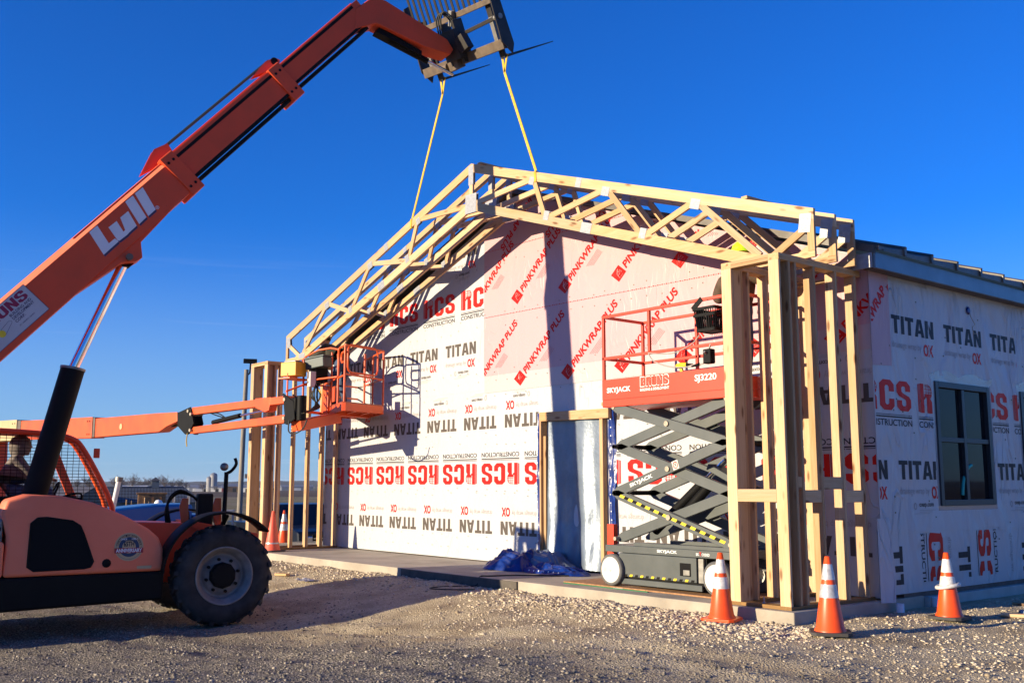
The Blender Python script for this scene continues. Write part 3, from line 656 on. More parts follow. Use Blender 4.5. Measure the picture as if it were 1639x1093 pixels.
def pink_unit(tf, full=True, solo=False):
    I3.add('inkpink', P([{'o': [(-.03, -.03), (.185, -.03), (.185, .18), (-.03, .18)], 'h': [[(.045, .0), (.13, .0), (.13, .006), (.045, .006)]]}]), lambda x, y: tf(x + (y) * -.25, y))
    I3.add('white', T('Owens', .045, .085, .10, .028, .01), lambda x, y: tf(x - y * .25, y)); I3.add('white', T('Corning', .035, .045, .11, .028, .01), lambda x, y: tf(x - y * .25, y))
    I3.add('white', P([[(.03, -.012), (.035, -.012), (.045, .05), (.07, .10), (.13, .145), (.125, .15), (.06, .11), (.035, .06)]]), lambda x, y: tf(x - y * .25, y))
    I3.add('inkpink', T('PINKWRAP PLUS', .22, 0, 1.36, .140, .034), tf)
    for q in range(5): I3.add('inkpink', P([rect(.62 + .03 * q, -.10 - .028 * q, .98 + .01 * q, -.096 - .028 * q)]), tf)
for k in range(-1, 7):
    for (xb, zb) in ((-6.82, 3.02), (-6.90, 4.43)):
        f = rot2(xb + 1.265 * k + (.02 * k if zb > 4 else 0), zb, 40.5); pink_unit(f)
for k in range(0, 7):
    xb, zb = -6.75 + 1.27 * k + .55, 5.62 + .9; c0 = (xb, zb)
    f = rot2(xb, zb, 220.5); pink_unit(f)
for zz, sl_ in ((4.265, -.013), (5.455, -.013), (2.94 + .02, 0)):
    dash = [rect(-7.88 + .045 * i, zz + sl_ * .045 * i, -7.88 + .045 * i + .026, zz + sl_ * .045 * i + (.014 if i % 2 else .008)) for i in range(174)]
    if zz > 3: I3.add('inkpink', P(dash))
I3.build(lambda x, z: wall(x, z, .017 + .0001), pk, [((-7.88, 0), (-1, 0)), ((-.02, 0), (1, 0)), ((0, 2.94), (0, -1)), ((RAX, roofz(RAX) - .08), (-RSL * nl, nl)), ((RAX, roofz(RAX) - .08), (RSL * nl, nl))])
# staples in rows on both sheets
g = G()
for zz in (.22, .40, 1.16, 1.24, 2.02, 2.20, 2.88, 3.12, 3.3, 4.1, 4.3, 5.2):
    for i in range(48):
        x = -13.9 + .29 * i + random.uniform(-.05, .05); z = zz + random.uniform(-.03, .03)
        if DX0 - .15 < x < DX1 + .15 and z < 2.7: continue
        if z > roofz(x) - .2 or x > -.05: continue
        if random.random() < .25: continue
        a, b, c, d = [wall(x + p, z + q_, .02) for p, q_ in ((-.008, -.008), (.008, -.008), (.008, .008), (-.008, .008))]; g.add([a, b, c, d], [(0, 1, 2, 3)])
o = g.build('cap_staples', 'staple', bld, flat=True); o['kind'] = 'stuff'
# ---- side wall sheets and print
def sw(y, z, off=0.0): return (off, y, z)
sd_low = sheet('wrap_sheet', [(1.63, .10), (2.4, .13), (3.0, .17), (3.6, .06), (4.4, .10), (5.2, .06), (15, .06), (15, .80), (1.63, .80)], 'wrapside', .004, sw)
def ragged(n, y0, y1, z): return [(y0 + (y1 - y0) * i / n, z + random.uniform(-.02, .03)) for i in range(n + 1)]
sd_up = sheet('wrap_sheet', ragged(8, 1.7, 3.04, .74) + [(3.04, 3.8), (1.7, 3.8)], 'wrapside', .010, sw)
for a, b, c in ((3.04, 4.58, .74), (4.58, 5.39, .72), (5.39, 6.92, .72), (6.92, 15, .72)):
    if a in (3.04, 5.39):
        sheet('wrap_sheet', ragged(6, a, b, c) + [(b, 1.0), (a, 1.0)], 'wrapside', .010, sw); sheet('wrap_sheet', [(a, 2.70), (b, 2.70), (b, 3.85), (a, 3.85)], 'wrapside', .010, sw)
    else: sheet('wrap_sheet', ragged(6, a, b, c) + [(b, 3.85), (a, 3.85)], 'wrapside', .010, sw)
sp1 = sheet('pink_wrap_sheet', [(1.70, 2.72), (2.12, 2.74), (2.13, 3.86), (1.70, 3.86)], 'pink', .014, sw)
# the corner lap that hangs loose at the foot of the wall
g = G(); g.grid(5, 12, lambda u, v: (.018 + .07 * (1 - v) * u * u, 1.62 + .26 * u * (1.0 if v > .2 else .75 + v), -.02 + .95 * v)); g.build('loose_wrap_corner', 'wrapside', bld)
J = Ink()
for k in range(0, 9):
    titan_unit(J, None, 2.16 + 1.26 * k, 3.15, 'inkblack', web=False)
    rcs_unit(J, None, 1.42 + 1.27 * k, 2.20)
    titan_unit(J, None, 2.16 + 1.25 * k - (0 if k else 0), 1.38, 'inkblack')
titan_unit(J, None, .91, 1.38, 'inkblack')
J.build(lambda y, z: sw(y, z, .013), sd_up, [((1.72, 0), (-1, 0)), ((3.03, 0), (1, 0))])
J2 = Ink(); J2.d = J.d
J2.build(lambda y, z: sw(y, z, .013), sd_up, [((3.05, 0), (-1, 0)), ((4.57, 0), (1, 0)), ((0, 2.72), (0, -1))])
J2.build(lambda y, z: sw(y, z, .013), sd_up, [((4.60, 0), (-1, 0)), ((5.42, 0), (1, 0))])
J2.build(lambda y, z: sw(y, z, .013), sd_up, [((6.93, 0), (-1, 0)), ((13, 0), (1, 0))])
K = Ink()
for k, y0 in enumerate((2.08, 3.80, 5.45, 7.1)):
    tf = rot2(y0 - .03 - .10 * (k % 2), .60 - .06 * (k % 2), -90)
    K.add('inkblack', word('TITAN', 0, -.2, 1.0, .30), tf); K.add('inklight', T('drainage wrap by', -.05, -.42, .75, .11, -.004), rot2(y0 + .12 - .3, .62, -90))
for k, y0 in enumerate((2.74, 4.0, 5.9, 7.3)):
    tf = rot2(y0 + .02, .95 + .25 * (k % 2), -90) if k % 2 == 0 else rot2(y0 + .34, -.15, 90)
    K.add('inkred', word('CS', 0, 0, .78, .34, gap=.12), rot2(y0 + .02, .755, -90) if k % 2 == 0 else rot2(y0 + .34, -.02, 90))
    K.add('inkblack', T('STRUCTION', 0, 0, .80, .085, .014), rot2(y0 - .16, .76, -90) if k % 2 == 0 else rot2(y0 + .50, .02, 90))
    K.add('inkblack', P([rect(y0 - .035, .12, y0 - .02, .76)]))
K.build(lambda y, z: sw(y, z, .007), sd_low, [((1.66, 0), (-1, 0)), ((0, .735), (0, 1)), ((0, .16), (0, -1)), ((12, 0), (1, 0))])
Q = Ink(); Q.add('inkpink', T('PINKWRAP', 0, 0, .86, .135, .034), rot2(1.52, 2.98, 50)); Q.add('inkpink', P([[(2.08, 3.70), (2.13, 3.64), (2.13, 3.76)]]))
Q.build(lambda y, z: sw(y, z, .017), sp1, [((1.71, 0), (-1, 0)), ((2.12, 0), (1, 0))])
g = G()
for i in range(70):
    y = 1.8 + 6 * random.random(); z = .3 + 3.4 * random.random()
    if (3.0 < y < 4.6 or 5.3 < y < 7) and .95 < z < 2.75: continue
    g.box((.010, y, z), (.016, y + .014, z + .018))
o = g.build('cap_staples', 'staple', bld); o['kind'] = 'stuff'
G().lathe([(.045, 0), (.055, .01), (.03, .02)], (.014, 4.1, 3.63), (1, 0, 0), 12).build('vent_plug', 'tarpblue', bld)
G().tube([(.02, 4.13, 3.60), (.05, 4.12, 3.52), (.04, 4.22, 3.45), (.05, 4.12, 3.40), (.04, 4.17, 3.32), (.05, 4.25, 3.33)], .005, 5).build('loose_wire', 'bare', bld)
for nm, y0, zz, rr in (('pipe_stub', 2.72, -.19, .075), ('pipe_stub', 1.86, -.20, .045)):
    t = thing(nm, 'short white pipe stub standing against the %s of the foundation' % ('ledge under the window' if rr > .05 else 'slab corner beside the wrap flap'), 'pipe', (.11, y0, zz))
    g = G(); g.lathe([(rr, 0), (rr, .17), (rr * .82, .17), (rr * .82, .03), (0.0001, .03)], (0, 0, 0), (0, 0, 1), 16); g.build('pipe', 'concretepvc', t)

# doorway: timber frame, plastic curtain and tarp heap
dr = thing('temporary_doorway', 'temporary timber doorway closed with a hanging silver plastic sheet', 'doorway', (0, 0, 0))
def wl3(X, z, off): return wall(X, z, off)
e_ = (wall(-4, 0)[0] - wall(-5, 0)[0], wall(-4, 0)[1] - wall(-5, 0)[1], 0)
sdv = V(-.034, -1, 0)
lumber('jamb', dr, wl3(-6.13, .02, .07), wl3(-6.13, 2.34, .07), .038, .14, (1, -.012, 0)).name = 'jamb'
lumber('jamb', dr, wl3(-6.07, .02, .05), wl3(-6.07, 2.10, .05), .06, .09, (1, -.012, 0))
lumber('jamb', dr, wl3(-4.70, .02, .05), wl3(-4.70, 2.33, .05), .07, .09, (1, -.012, 0))
lumber('header', dr, wl3(-6.17, 2.415, .075), wl3(-4.50, 2.39, .075), .10, .145, (0, 1, 0))
lumber('header', dr, wl3(-4.66, 2.535, .07), wl3(-4.1, 2.53, .07), .09, .05, (0, 1, 0))
def fold(u, v):
    x = -6.02 + 1.28 * u; z = .03 + 2.33 * v
    d = .040 * math.sin(u * 9 + 1.4 * math.sin(v * 2.0) + .5) + .022 * math.sin(u * 19 + 2.5 * v) * (1 - .5 * v) + .016 * noise.noise(V(u * 5, v * 2.2, 1)) + .010 * noise.noise(V(u * 13, v * 7, 4)) * (1.2 - v)
    return wl3(x, z, .03 + d * (1.15 - v * .75) + .12 * max(0, .3 - v) * 1.5)
G().grid(60, 90, fold).build('plastic_sheet', 'tarpsilver', dr)
def strip(x0, x1, seed): 
    return lambda u, v: wl3(x0 + (x1 - x0) * u + .03 * noise.noise(V(v * 3, seed, 0)), .18 + 2.30 * v, .03 + .03 * math.sin(v * 9 + seed) * u + .02 * noise.noise(V(u * 4, v * 12, seed)))
a_ = G().grid(8, 60, strip(-6.34, -6.17, 1)).build('blue_hem', 'tarpblue', dr); b_ = G().grid(8, 60, strip(-4.60, -4.44, 5)).build('blue_hem', 'tarpblue', dr)
for hem, x0 in ((a_, -6.27), (b_, -4.50)):
    g = G()
    for i in range(17):
        z = .3 + i * .125; c = V(*wl3(x0 + .03 * noise.noise(V((z - .18) / 2.3 * 3, 1, 0)), z, .085)); g.lathe([(.011, 0), (.011, .004)], c, (0, -1, 0), 6)
    o = g.build('grommets', 'white', hem); o['kind'] = 'stuff'
tp = thing('crumpled_tarp', 'crumpled blue and silver tarp heaped on the slab at the foot of the doorway', 'tarp', (-5.75, 1.35, 0))
def heap(cx, cy, rx, ry, h, seed):
    def f(u, v):
        a = u * 2 * math.pi; r = v; ca, sa = math.cos(a) * r, math.sin(a) * r
        wx = .35 * noise.noise(V(ca * 1.7, sa * 1.7, seed + 7))
        n1 = noise.noise(V(ca * 1.9 + wx, sa * 1.9, seed)); n2 = 1 - abs(noise.noise(V(ca * 3.0 + wx * 2, sa * 5.5 + wx, seed + 3))) * 2.2; n3 = 1 - abs(noise.noise(V(ca * 8 + wx * 3, sa * 8, seed + 5))) * 2
        k = max(0, 1 - r ** 2.6)
        return (cx + rx * (ca + .10 * n1 * r), cy + ry * (sa + .12 * n1 * r), max(.006, h * k * (.75 + .7 * n1) + .075 * n2 * k ** .5 + .022 * n3 * k ** .5))
    return f
G().grid(110, 40, heap(-.34, -.10, .62, .40, .26, 1.5)).build('blue_side', 'tarpblue', tp)
G().grid(110, 40, heap(.10, .14, .72, .34, .28, 5.5)).build('silver_side', 'tarpsilver', tp)
G().grid(90, 24, heap(.62, -.12, .72, .30, .08, 9.5)).build('blue_side', 'tarpblue', tp)
g = G()
for i in range(7): g.lathe([(.012, 0), (.012, .004)], (.35 + .11 * i, -.395 - .0 * i, .045), (0, -1, .3), 6)
o = g.build('grommets', 'white', tp); o['kind'] = 'stuff'
t = thing('power_cord', 'thin black power cord running from the tarp off the slab edge', 'cord', (-4.6, .5, 0))
pts = [(-.2, .8, .012), (.0, .55, .012), (-.3, .25, .012), (-.55, .0, .012), (-.72, -.35, .010), (-.78, -.50, .0), (-.80, -.56, -.12), (-1.0, -.8, -.13), (-1.15, -1.05, -.14), (-.9, -1.25, -.13), (-.5, -1.1, -.12), (-.3, -.95, -.11)]
def smoothp(p, k=6):
    p = [V(*q) for q in p]; out = []
    for i in range(len(p) - 1):
        a, b, c, d = p[max(i - 1, 0)], p[i], p[i + 1], p[min(i + 2, len(p) - 1)]
        for j in range(k):
            s_ = j / k; out.append(.5 * ((2 * b) + (c - a) * s_ + (2 * a - 5 * b + 4 * c - d) * s_ ** 2 + (3 * b - a - 3 * c + d) * s_ ** 3))
    return out + [p[-1]]
G().tube(smoothp(pts), .010, 6).build('cord', 'cord', t)
t = thing('strand_board_mat', 'worn strand board sheet lying under the scissor lift', 'board', (-2.5, .95, .0))
G().box((-1.48, -.58, .001), (1.6, .58, .019)).build('board', 'osb', t, bevel=.002)
t = thing('green_strap', 'narrow green strap lying along the front edge of the strand board', 'strap', (-3.9, .30, .0))
G().box((0, -.012, .001), (1.55, .012, .012)).build('webbing', 'greencord', t); 
G().box((.95, -.013, .0125), (1.12, .013, .014)).build('label_patch', 'white', t)

# ================================================================== FRAMED WINGS
PT = 3.865
def wing(label, xa, xb, ys, y0, y1, blocks):
    """box of stud walls: outer return at xa, inner at xb (centre lines), front at y0"""
    t = thing('framed_wing', label, 'wall frame', (0, 0, 0))
    s_ = 1 if xb < xa else -1
    for x in (xa, xb):
        lumber('sill_plate', t, (x, y0, .02), (x, y1, .02), .14, .038, (1, 0, 0), 'treated')
        lumber('top_plate', t, (x, y0, PT - .057), (x, y1, PT - .057), .14, .038, (1, 0, 0))
        lumber('top_plate', t, (x, y0, PT - .019), (x, y1, PT - .019), .14, .0375, (1, 0, 0))
    xl, xr = min(xa, xb) + .0705, max(xa, xb) - .0705
    lumber('sill_plate', t, (xl, y0 + .07, .02), (xr, y0 + .07, .02), .14, .038, (0, 1, 0), 'treated')
    for z in (.057, .0185): lumber('top_plate', t, (xl, y0 + .07, PT - z), (xr, y0 + .07, PT - z), .14, .037, (0, 1, 0))
    z0, z1 = .0395, PT - .0765
    for x in (xa, xb):
        for i, y in enumerate(ys):
            j = random.uniform(-.012, .012) if i else 0
            lumber('stud', t, (x, y + .019 + j, z0), (x + random.uniform(-.004, .004), y + .019 + j, z1), .038, .138, (0, 1, 0), random.choice(['wood', 'wood2']))
    # built-up corners: studs turned and doubled behind the first ones
    for x, k in ((xa, s_), (xb, -s_)):
        lumber('stud', t, (x - k * .05, y0 + .0385 + .068, z0), (x - k * .05, y0 + .0385 + .068, z1), .038, .136, (1, 0, 0), 'wood2')
        lumber('stud', t, (x + 0 * k, y0 + .0385 + .156, z0), (x, y0 + .0385 + .156, z1), .038, .138, (0, 1, 0), 'wood')
    lumber('cross_plate', t, (xl, y1 - .30, PT - .12), (xr, y1 - .30, PT - .12), .09, .038, (0, 1, 0))
    for x, a, b, z in blocks: lumber('blocking', t, (x, a, z), (x, b, z), .038, .138, (1, 0, 0), 'wood2')
    if blocks: lumber('blocking', t, (xl, y0 + .019, 1.20), (xr, y0 + .019, 1.20), .038, .138, (0, 1, 0), 'wood2')
    return t
ysR = [.09, .385, .745, 1.18, 1.58]
bl = [(-.13, .285, .385, 1.335), (-.13, .425, .745, 1.19), (-.13, .785, 1.18, 1.335), (-.13, 1.22, 1.58, 1.185)]
wing('right hand stud framed porch wing standing on the slab corner beside the scissor lift', -.17, -.83, ysR, .09, 1.70, bl)
wing('left hand stud framed porch wing standing behind the orange boom arm', -13.53, -12.89, [.15, .46, .80, 1.14, 1.48, 1.80], .15, 1.88, [])
for x in (-.5,):
    t = thing('anchor_bolt', 'short anchor bolt standing up through the sill between the front columns', 'bolt', (x, .16, .04))
    G().lathe([(.008, 0), (.008, .07)], (0, 0, 0), (0, 0, 1), 8).lathe([(.02, .002), (.02, .014)], (0, 0, 0), (0, 0, 1), 6).build('bolt', 'galv', t)

# ================================================================== ROOF TRUSSES
AX = -6.5
def tc_top(X): return 4.44 + .3325 * (min(-X, X - 2 * AX))
def bc_c(X): return 3.925 + (min(-X, X - 2 * AX) - .67) * .335
def plate_at(t, X, z, w_, h, Y, ang=0, nm='gusset_plate'):
    for s_ in (-1, 1):
        g = G(); n = 6 if h > .14 else 4
        c, s2 = math.cos(R(ang)), math.sin(R(ang))
        def mp(u, v, d): return (X + c * u - s2 * v, Y + s_ * d, z + s2 * u + c * v)
        g.prism([(-w_ / 2, -h / 2), (w_ / 2, -h / 2), (w_ / 2, h / 2), (-w_ / 2, h / 2)], lambda u, v: mp(u, v, .0195), lambda u, v: mp(u, v, .0225))
        k = int(h / .022)
        for i in range(k):
            v = -h / 2 + .014 + i * (h - .02) / k
            g.prism([(-w_ / 2 + .006, v - .003), (w_ / 2 - .006, v - .003), (w_ / 2 - .006, v + .003), (-w_ / 2 + .006, v + .003)], lambda u, q: mp(u, q, .0225), lambda u, q: mp(u, q, .0255))
        g.build(nm, 'galv', t)
def truss(Y, label):
    t = thing('roof_truss', label, 'roof truss', (0, 0, 0))
    H = .148; y = Y
    for s_ in (1, -1):
        X = (lambda v: v) if s_ == 1 else (lambda v: 2 * AX - v)
        e = .001
        xm = -2.95
        plank('top_chord', t, [(X(0), tc_top(0)), (X(-3.9), tc_top(-3.9)), (X(-3.9), tc_top(-3.9) - H), (X(0), tc_top(0) - H)], y, .038, 'wood2')
        plank('top_chord', t, [(X(-3.902), tc_top(-3.902)), (X(AX + e), tc_top(AX)), (X(AX + e), tc_top(AX) - H), (X(-3.902), tc_top(-3.902) - H)], y, .038, 'wood')
        hb = .074
        plank('bottom_chord', t, [(X(-.75), PT + .012), (X(-.62), PT + .012 + .0), (X(-.42), PT + .09), (X(-.78), bc_c(-.78) + hb), (X(-3.75), bc_c(-3.75) + hb), (X(-3.75), bc_c(-3.75) - hb)], y, .038, 'wood')
        plank('bottom_chord', t, [(X(-3.752), bc_c(-3.752) - hb), (X(AX + e), bc_c(AX) - hb), (X(AX + e), bc_c(AX) + hb), (X(-3.752), bc_c(-3.752) + hb)], y, .038, 'wood2')
        plank('heel_block', t, [(X(0), PT + .012), (X(-.615), PT + .012), (X(-.43), PT + .085), (X(0), PT + .085)], y, .037, 'wood')
        plank('end_post', t, [(X(-.001), PT + .088), (X(-.001), tc_top(0) - H), (X(-.09), tc_top(-.09) - H), (X(-.09), PT + .088)], y, .036, 'wood')
        tn = {'T1': -4.95, 'T2': -3.35, 'T3': -1.73}; bn = {'B0': AX + .03, 'B1': -4.61, 'B2': -2.65, 'B3': -.70}
        tp = lambda x: (X(x), tc_top(x) - H + .012); bp = lambda x: (X(x), bc_c(x) + hb - .012)
        def web(a, b, sh=.0):
            a, b = V(a), V(b); d = (b - a).normalized(); n = V(-d.y, d.x) * .044
            plank('web', t, [tuple(a + n), tuple(b + n), tuple(b - n), tuple(a - n)], y, .034, random.choice(['wood', 'wood2']))
        web(bp(bn['B0'] + .09), tp(tn['T1'] - .05)); web(tp(tn['T1'] + .05), bp(bn['B1'] - .05)); web(bp(bn['B1'] + .05), tp(tn['T2'] - .05)); web(tp(tn['T2'] + .05), bp(bn['B2'] - .05))
        web(bp(bn['B2'] + .05), tp(tn['T3'] - .05)); web(tp(tn['T3'] + .06), bp(bn['B3'] - .06)); web(bp(bn['B3'] + .10), (X(-.10), tc_top(0) - H - .05))
        a = math.degrees(math.atan(-.333)) * s_
        for k, x in tn.items(): plate_at(t, X(x), tc_top(x) - H + .0, .16 if k != 'T1' else .12, .13 if k != 'T1' else .12, y, a)
        for k, x in bn.items():
            if k in ('B1', 'B2'): plate_at(t, X(x), bc_c(x) + hb, .12, .14, y, a)
        plate_at(t, X(-3.9), tc_top(-3.9) - H / 2, .12, .145, y, a); plate_at(t, X(-3.75), bc_c(-3.75), .22, .15, y, a)
        plate_at(t, X(-.115), tc_top(-.05) - H - .02, .16, .22, y, -8 * s_); plate_at(t, X(-.72), PT + .09, .26, .10, y, 0)
    g0 = plank('king_post', t, [(AX - .044, bc_c(AX) + .06), (AX - .044, tc_top(AX) - H - .02), (AX + .044, tc_top(AX) - H - .02), (AX + .044, bc_c(AX) + .06)], y, .036, 'wood2')
    plate_at(t, AX, tc_top(AX) - .20, .13, .33, y); plate_at(t, AX, bc_c(AX) + .04, .30, .32, y, -2)
    return t
truss(.66, 'front roof truss with the yellow lifting straps tied round its top chords')
truss(1.08, 'middle one of the three pale timber roof trusses over the porch')
truss(1.46, 'rear roof truss standing closest to the wrapped gable wall')
for x, ya, yb, lb in ((-1.02, .72, 1.42, 'short board lying across the top chords near the eave'), (-6.36, .70, 1.40, 'short board laid across the truss peaks')):
    t = thing('loose_board', lb, 'board', (x, ya, 0)); lumber('board', t, (0, 0, tc_top(x) + .026), (0, yb - ya, tc_top(x) + .03), .09, .038, (1, 0, 0), 'wood')

# ================================================================== TRAFFIC CONES
def cone(label, loc, ht=.71, rot=0, striped=True, base='coneblack', tilt=0, faded=False):
    t = thing('traffic_cone', label, 'traffic cone', loc, R(rot), 'orange traffic cones set round the slab')
    h = ht; r0, r1 = .135 * ht / .71, .028
    rad = lambda z: r0 + (r1 - r0) * (z - .035) / (h - .035)
    g = G(); g.lathe([(r0 + .012, .028), (r0 + .010, .042), (rad(.06), .06), (rad(h * .5), h * .5), (r1, h - .006), (r1 - .006, h), (r1 - .012, h - .001)], (0, 0, 0), (0, 0, 1), 28)
    g.build('cone_body', 'coneor' if not faded else 'fadedcone', t)
    w_ = .185 * ht / .71; g = G(); c = .045
    pr = [(-w_ + c, -w_), (w_ - c, -w_), (w_, -w_ + c), (w_, w_ - c), (w_ - c, w_), (-w_ + c, w_), (-w_, w_ - c), (-w_, -w_ + c)]
    g.prism(pr, lambda x, y: (x, y, 0), lambda x, y: (x, y, .03)); g.build('cone_base', base, t, bevel=.004)
    if striped:
        for a, b in ((.47, .64), (.70, .90)):
            g = G(); n = 5; g.lathe([(rad(h * (a + (b - a) * i / n)) + .0025, h * (a + (b - a) * i / n)) for i in range(n + 1)], (0, 0, 0), (0, 0, 1), 28)
            g.build('reflective_collar', 'reflect', t)
    else:
        g = G(); g.lathe([(rad(h * .19) + .002, h * .19), (rad(h * .225) + .002, h * .225)], (0, 0, 0), (0, 0, 1), 28); g.build('reflective_collar', 'reflect', t)
    return t
M['fadedcone'] = mat('faded_cone', (.82, .12, .06), .5, 0, var=.15, vscale=5)
M['conewhite'] = mat('white_collar', (.70, .69, .67), .4, .1, col2=(.45, .43, .41), vscale=16, dirt=.3)
def gz(x, y): return float(gh(x, y)) + gn(x, y)
c1 = cone('cone with dirty white bands just left of the corner columns', (-.69, -.33, gz(-.69, -.33) + .01), .71, 20, base='coneor')
c2 = cone('cone with two grey scratched bands nearest the camera, before the slab corner', (.70, -.42, gz(.7, -.42) + .012), .73, 38)
c3 = cone('grubby cone with a torn lower band beside the foundation under the window', (.80, 1.66, gz(.8, 1.66) + .012), .70, 5)
for c in (c1, c3):
    for ch in c.children:
        if ch.name.startswith('reflective'): ch.data = ch.data.copy(); ch.data.materials[0] = M['conewhite']
g = G(); g.tube([(.112 * math.cos(a), .112 * math.sin(a), .345 + .02 * math.sin(a * 1 + 1)) for a in np.linspace(0, 6.283, 25)[:-1]], .022, 8, closed=True); g.build('slipped_collar', 'conewhite', c3)
cone('faded plain orange cone standing on the slab at the left wing', (-12.52, .24, .0), .80, 10, striped=False, faded=True)
cone('striped cone standing far behind the left wing studs', (-18.6, 3.55, -.35), 1.0, 10)

# ================================================================== SCISSOR LIFT
sc_ = thing('scissor_lift', 'raised red and grey scissor lift parked on the slab beside the doorway', 'scissor lift', (-2.2, .86, .019), 0)
yN, yF = -.405, .405
def XL(x): return x + 2.2
g = G(); g.box((-1.05, yN, .43), (1.06, yF, .52)).build('chassis', 'scgrey', sc_, bevel=.006)
G().box((-.55, yN + .02, .521), (1.05, yN + .10, .565)).build('arm_track', 'scgrey', sc_, bevel=.003)
G().box((-.55, yF - .10, .521), (1.05, yF - .02, .565)).build('arm_track', 'scgrey', sc_, bevel=.003)
G().box((-.78, yN + .05, .10), (.62, yF - .05, .43)).build('underbody', 'black', sc_)
for y, k in ((yN, 1), (yF, -1)):
    door = G().box((-.80, min(y, y + k * .045), .13), (.50, max(y, y + k * .045), .425)).build('tray_door', 'scgrey', sc_, bevel=.008)
    if k == 1:
        G().box((.24, y - .004, .20), (.415, y + .002, .355)).build('socket_recess', 'blackgloss', door, bevel=.01)
        G().box((.30, y - .012, .21), (.40, y - .0041, .275)).build('charger_plug', 'steel', door, bevel=.004)
        G().box((-.79, y - .003, .175), (-.72, y - .0005, .235)).build('warning_label', 'orange', door)
        for i in range(14):
            a = -.80 + i * .093; g = G()
            g.add([(a, y - .004, .135), (a + .047, y - .004, .135), (a + .062, y - .004, .162), (a + .015, y - .004, .162)], [(0, 1, 2, 3)]); g.build('hazard_stripe', 'yellow' if i % 2 == 0 else 'black', door, flat=True)
            if a > .42: break
    G().box((-.90, min(y, y + k * .03), .035), (.58, max(y, y + k * .03), .105)).build('skid_guard', 'scgrey', sc_, bevel=.006)
G().box((.52, yN + .01, .13), (.60, yN + .06, .42)).build('valve_block', 'steel', sc_, bevel=.006)
for x, lb in ((-.90, 0), (.84, 1)):
    for y, k in ((yN, -1), (yF, 1)):
        c = (x, y + k * .0, .205)
        w_ = G().lathe([(.10, -.07), (.19, -.07), (.203, -.055), (.203, .045), (.19, .06), (.165, .062)], c, (0, k, 0), 36, cap=False).build('wheel', 'greytyre', sc_)
        r_ = G().lathe([(.165, .060), (.160, .064), (.150, .05), (.145, .025), (.06, .03), (.05, .045), (.022, .045), (.02, .06), (.0001, .062)], c, (0, k, 0), 32).build('rim', 'whiterim', w_)
# scissor arms: four levels seen, each an outer and an inner pair
lev = [.60, 1.19, 1.80, 2.32]
xl, xr = XL(-3.09), XL(-1.20)
def arm(x0, z0, x1, z1, y, nm='scissor_arm', m='scgrey', h=.125):
    o = G(); d = V(x1 - x0, 0, z1 - z0).normalized(); n = V(-d.z, 0, d.x); L = (V(x1, 0, z1) - V(x0, 0, z0)).length
    c = V(x0, y, z0); pl = [(-.05, -.02), (.06, -h / 2), (L - .06, -h / 2), (L + .05, -.02), (L + .05, .02), (L - .06, h / 2), (.06, h / 2), (-.05, .02)]
    f = lambda yy: (lambda u, v: tuple(c + d * u + n * v + V(0, yy, 0)))
    o.prism(pl, f(-.03), f(.03)); q = o.build(nm, m, sc_, bevel=.004)
    return q, c, d, n, L
for i in range(3):
    z0, z1 = lev[i], lev[i + 1]
    up = i == 1
    for yo, yi, near in ((yN + .055, yN + .125, True), (yF - .055, yF - .125, False)):
        a = arm(xl, z0, xr, z1, yo) if up else arm(xl, z1, xr, z0, yo)
        b_ = arm(xl, z1, xr, z0, yi) if up else arm(xl, z0, xr, z1, yi)
        s_ = -1 if near else 1
        G().tube([(0, yo + s_ * .03, (z0 + z1) / 2), (0, yo + s_ * .05, (z0 + z1) / 2)], .035, 12).build('pivot_pin', 'bare', a[0]).location = ((xl + xr) / 2, 0, 0)
        for x, z in ((xl, z0), (xl, z1), (xr, z0), (xr, z1)):
            if near: G().tube([(x, yo - .04, z), (x, yi + .03, z)], .026, 10).build('pin', 'bare', sc_)
        if near and i == 0:
            _, c, d, n, L = a
            for k in range(24):
                if k % 2 == 0: u = .10 + k * .078
                else: u = .10 + k * .078
                if u > L - .15: break
                p = [c + d * uu + n * vv + V(0, -.0325, 0) for uu, vv in ((u, -.018), (u + .078, -.018), (u + .095, .018), (u + .017, .018))]
                G().add(p, [(0, 1, 2, 3)]).build('hazard_stripe', 'yellow' if k % 2 == 0 else 'black', a[0], flat=True)
        if near and i == 1:
            _, c, d, n, L = a
            Ib = Ink(); Ib.add('white', T('SKYJACK', .30, -.032, .42, .062, .03)); Ib.build(lambda u, v: tuple(c + d * u + n * v + V(0, -.0325, 0)), a[0])
            Ib = Ink(); Ib.add('paper', P([rect(1.08, -.05, 1.18, .06)])); Ib.build(lambda u, v: tuple(c + d * u + n * v + V(0, -.0325, 0)), a[0], name='warning_label')
            ring = [(1.13 + .04 * math.cos(q), .004 + .045 * math.sin(q)) for q in np.linspace(0, 6.283, 21)[:-1]]
            Ib = Ink(); Ib.add('inkred', P([{'o': ring, 'h': [[((p[0] - 1.13) * .75 + 1.13, (p[1] - .004) * .75 + .004) for p in ring]]}])); Ib.add('inkblack', T('X', 1.11, -.015, .04, .045, .03)); Ib.build(lambda u, v: tuple(c + d * u + n * v + V(0, -.0335, 0)), a[0])
for x in (xl, xr):
    for z in lev[1:3]: G().tube([(x, yN + .09, z), (x, yF - .09, z)], .030, 10).build('cross_shaft', 'black', sc_)
G().tube([(XL(-2.75), .02, .70), (XL(-1.95), .02, 1.30)], .062, 16).build('lift_cylinder', 'black', sc_)
G().tube([(XL(-1.95), .02, 1.30), (XL(-1.55), .02, 1.60)], .034, 14).build('cylinder_rod', 'chrome', sc_)
G().tube([(XL(-2.30), .02, .88), (XL(-1.80), .02, 1.30)], .062, 16).build('lift_cylinder', 'black', sc_)
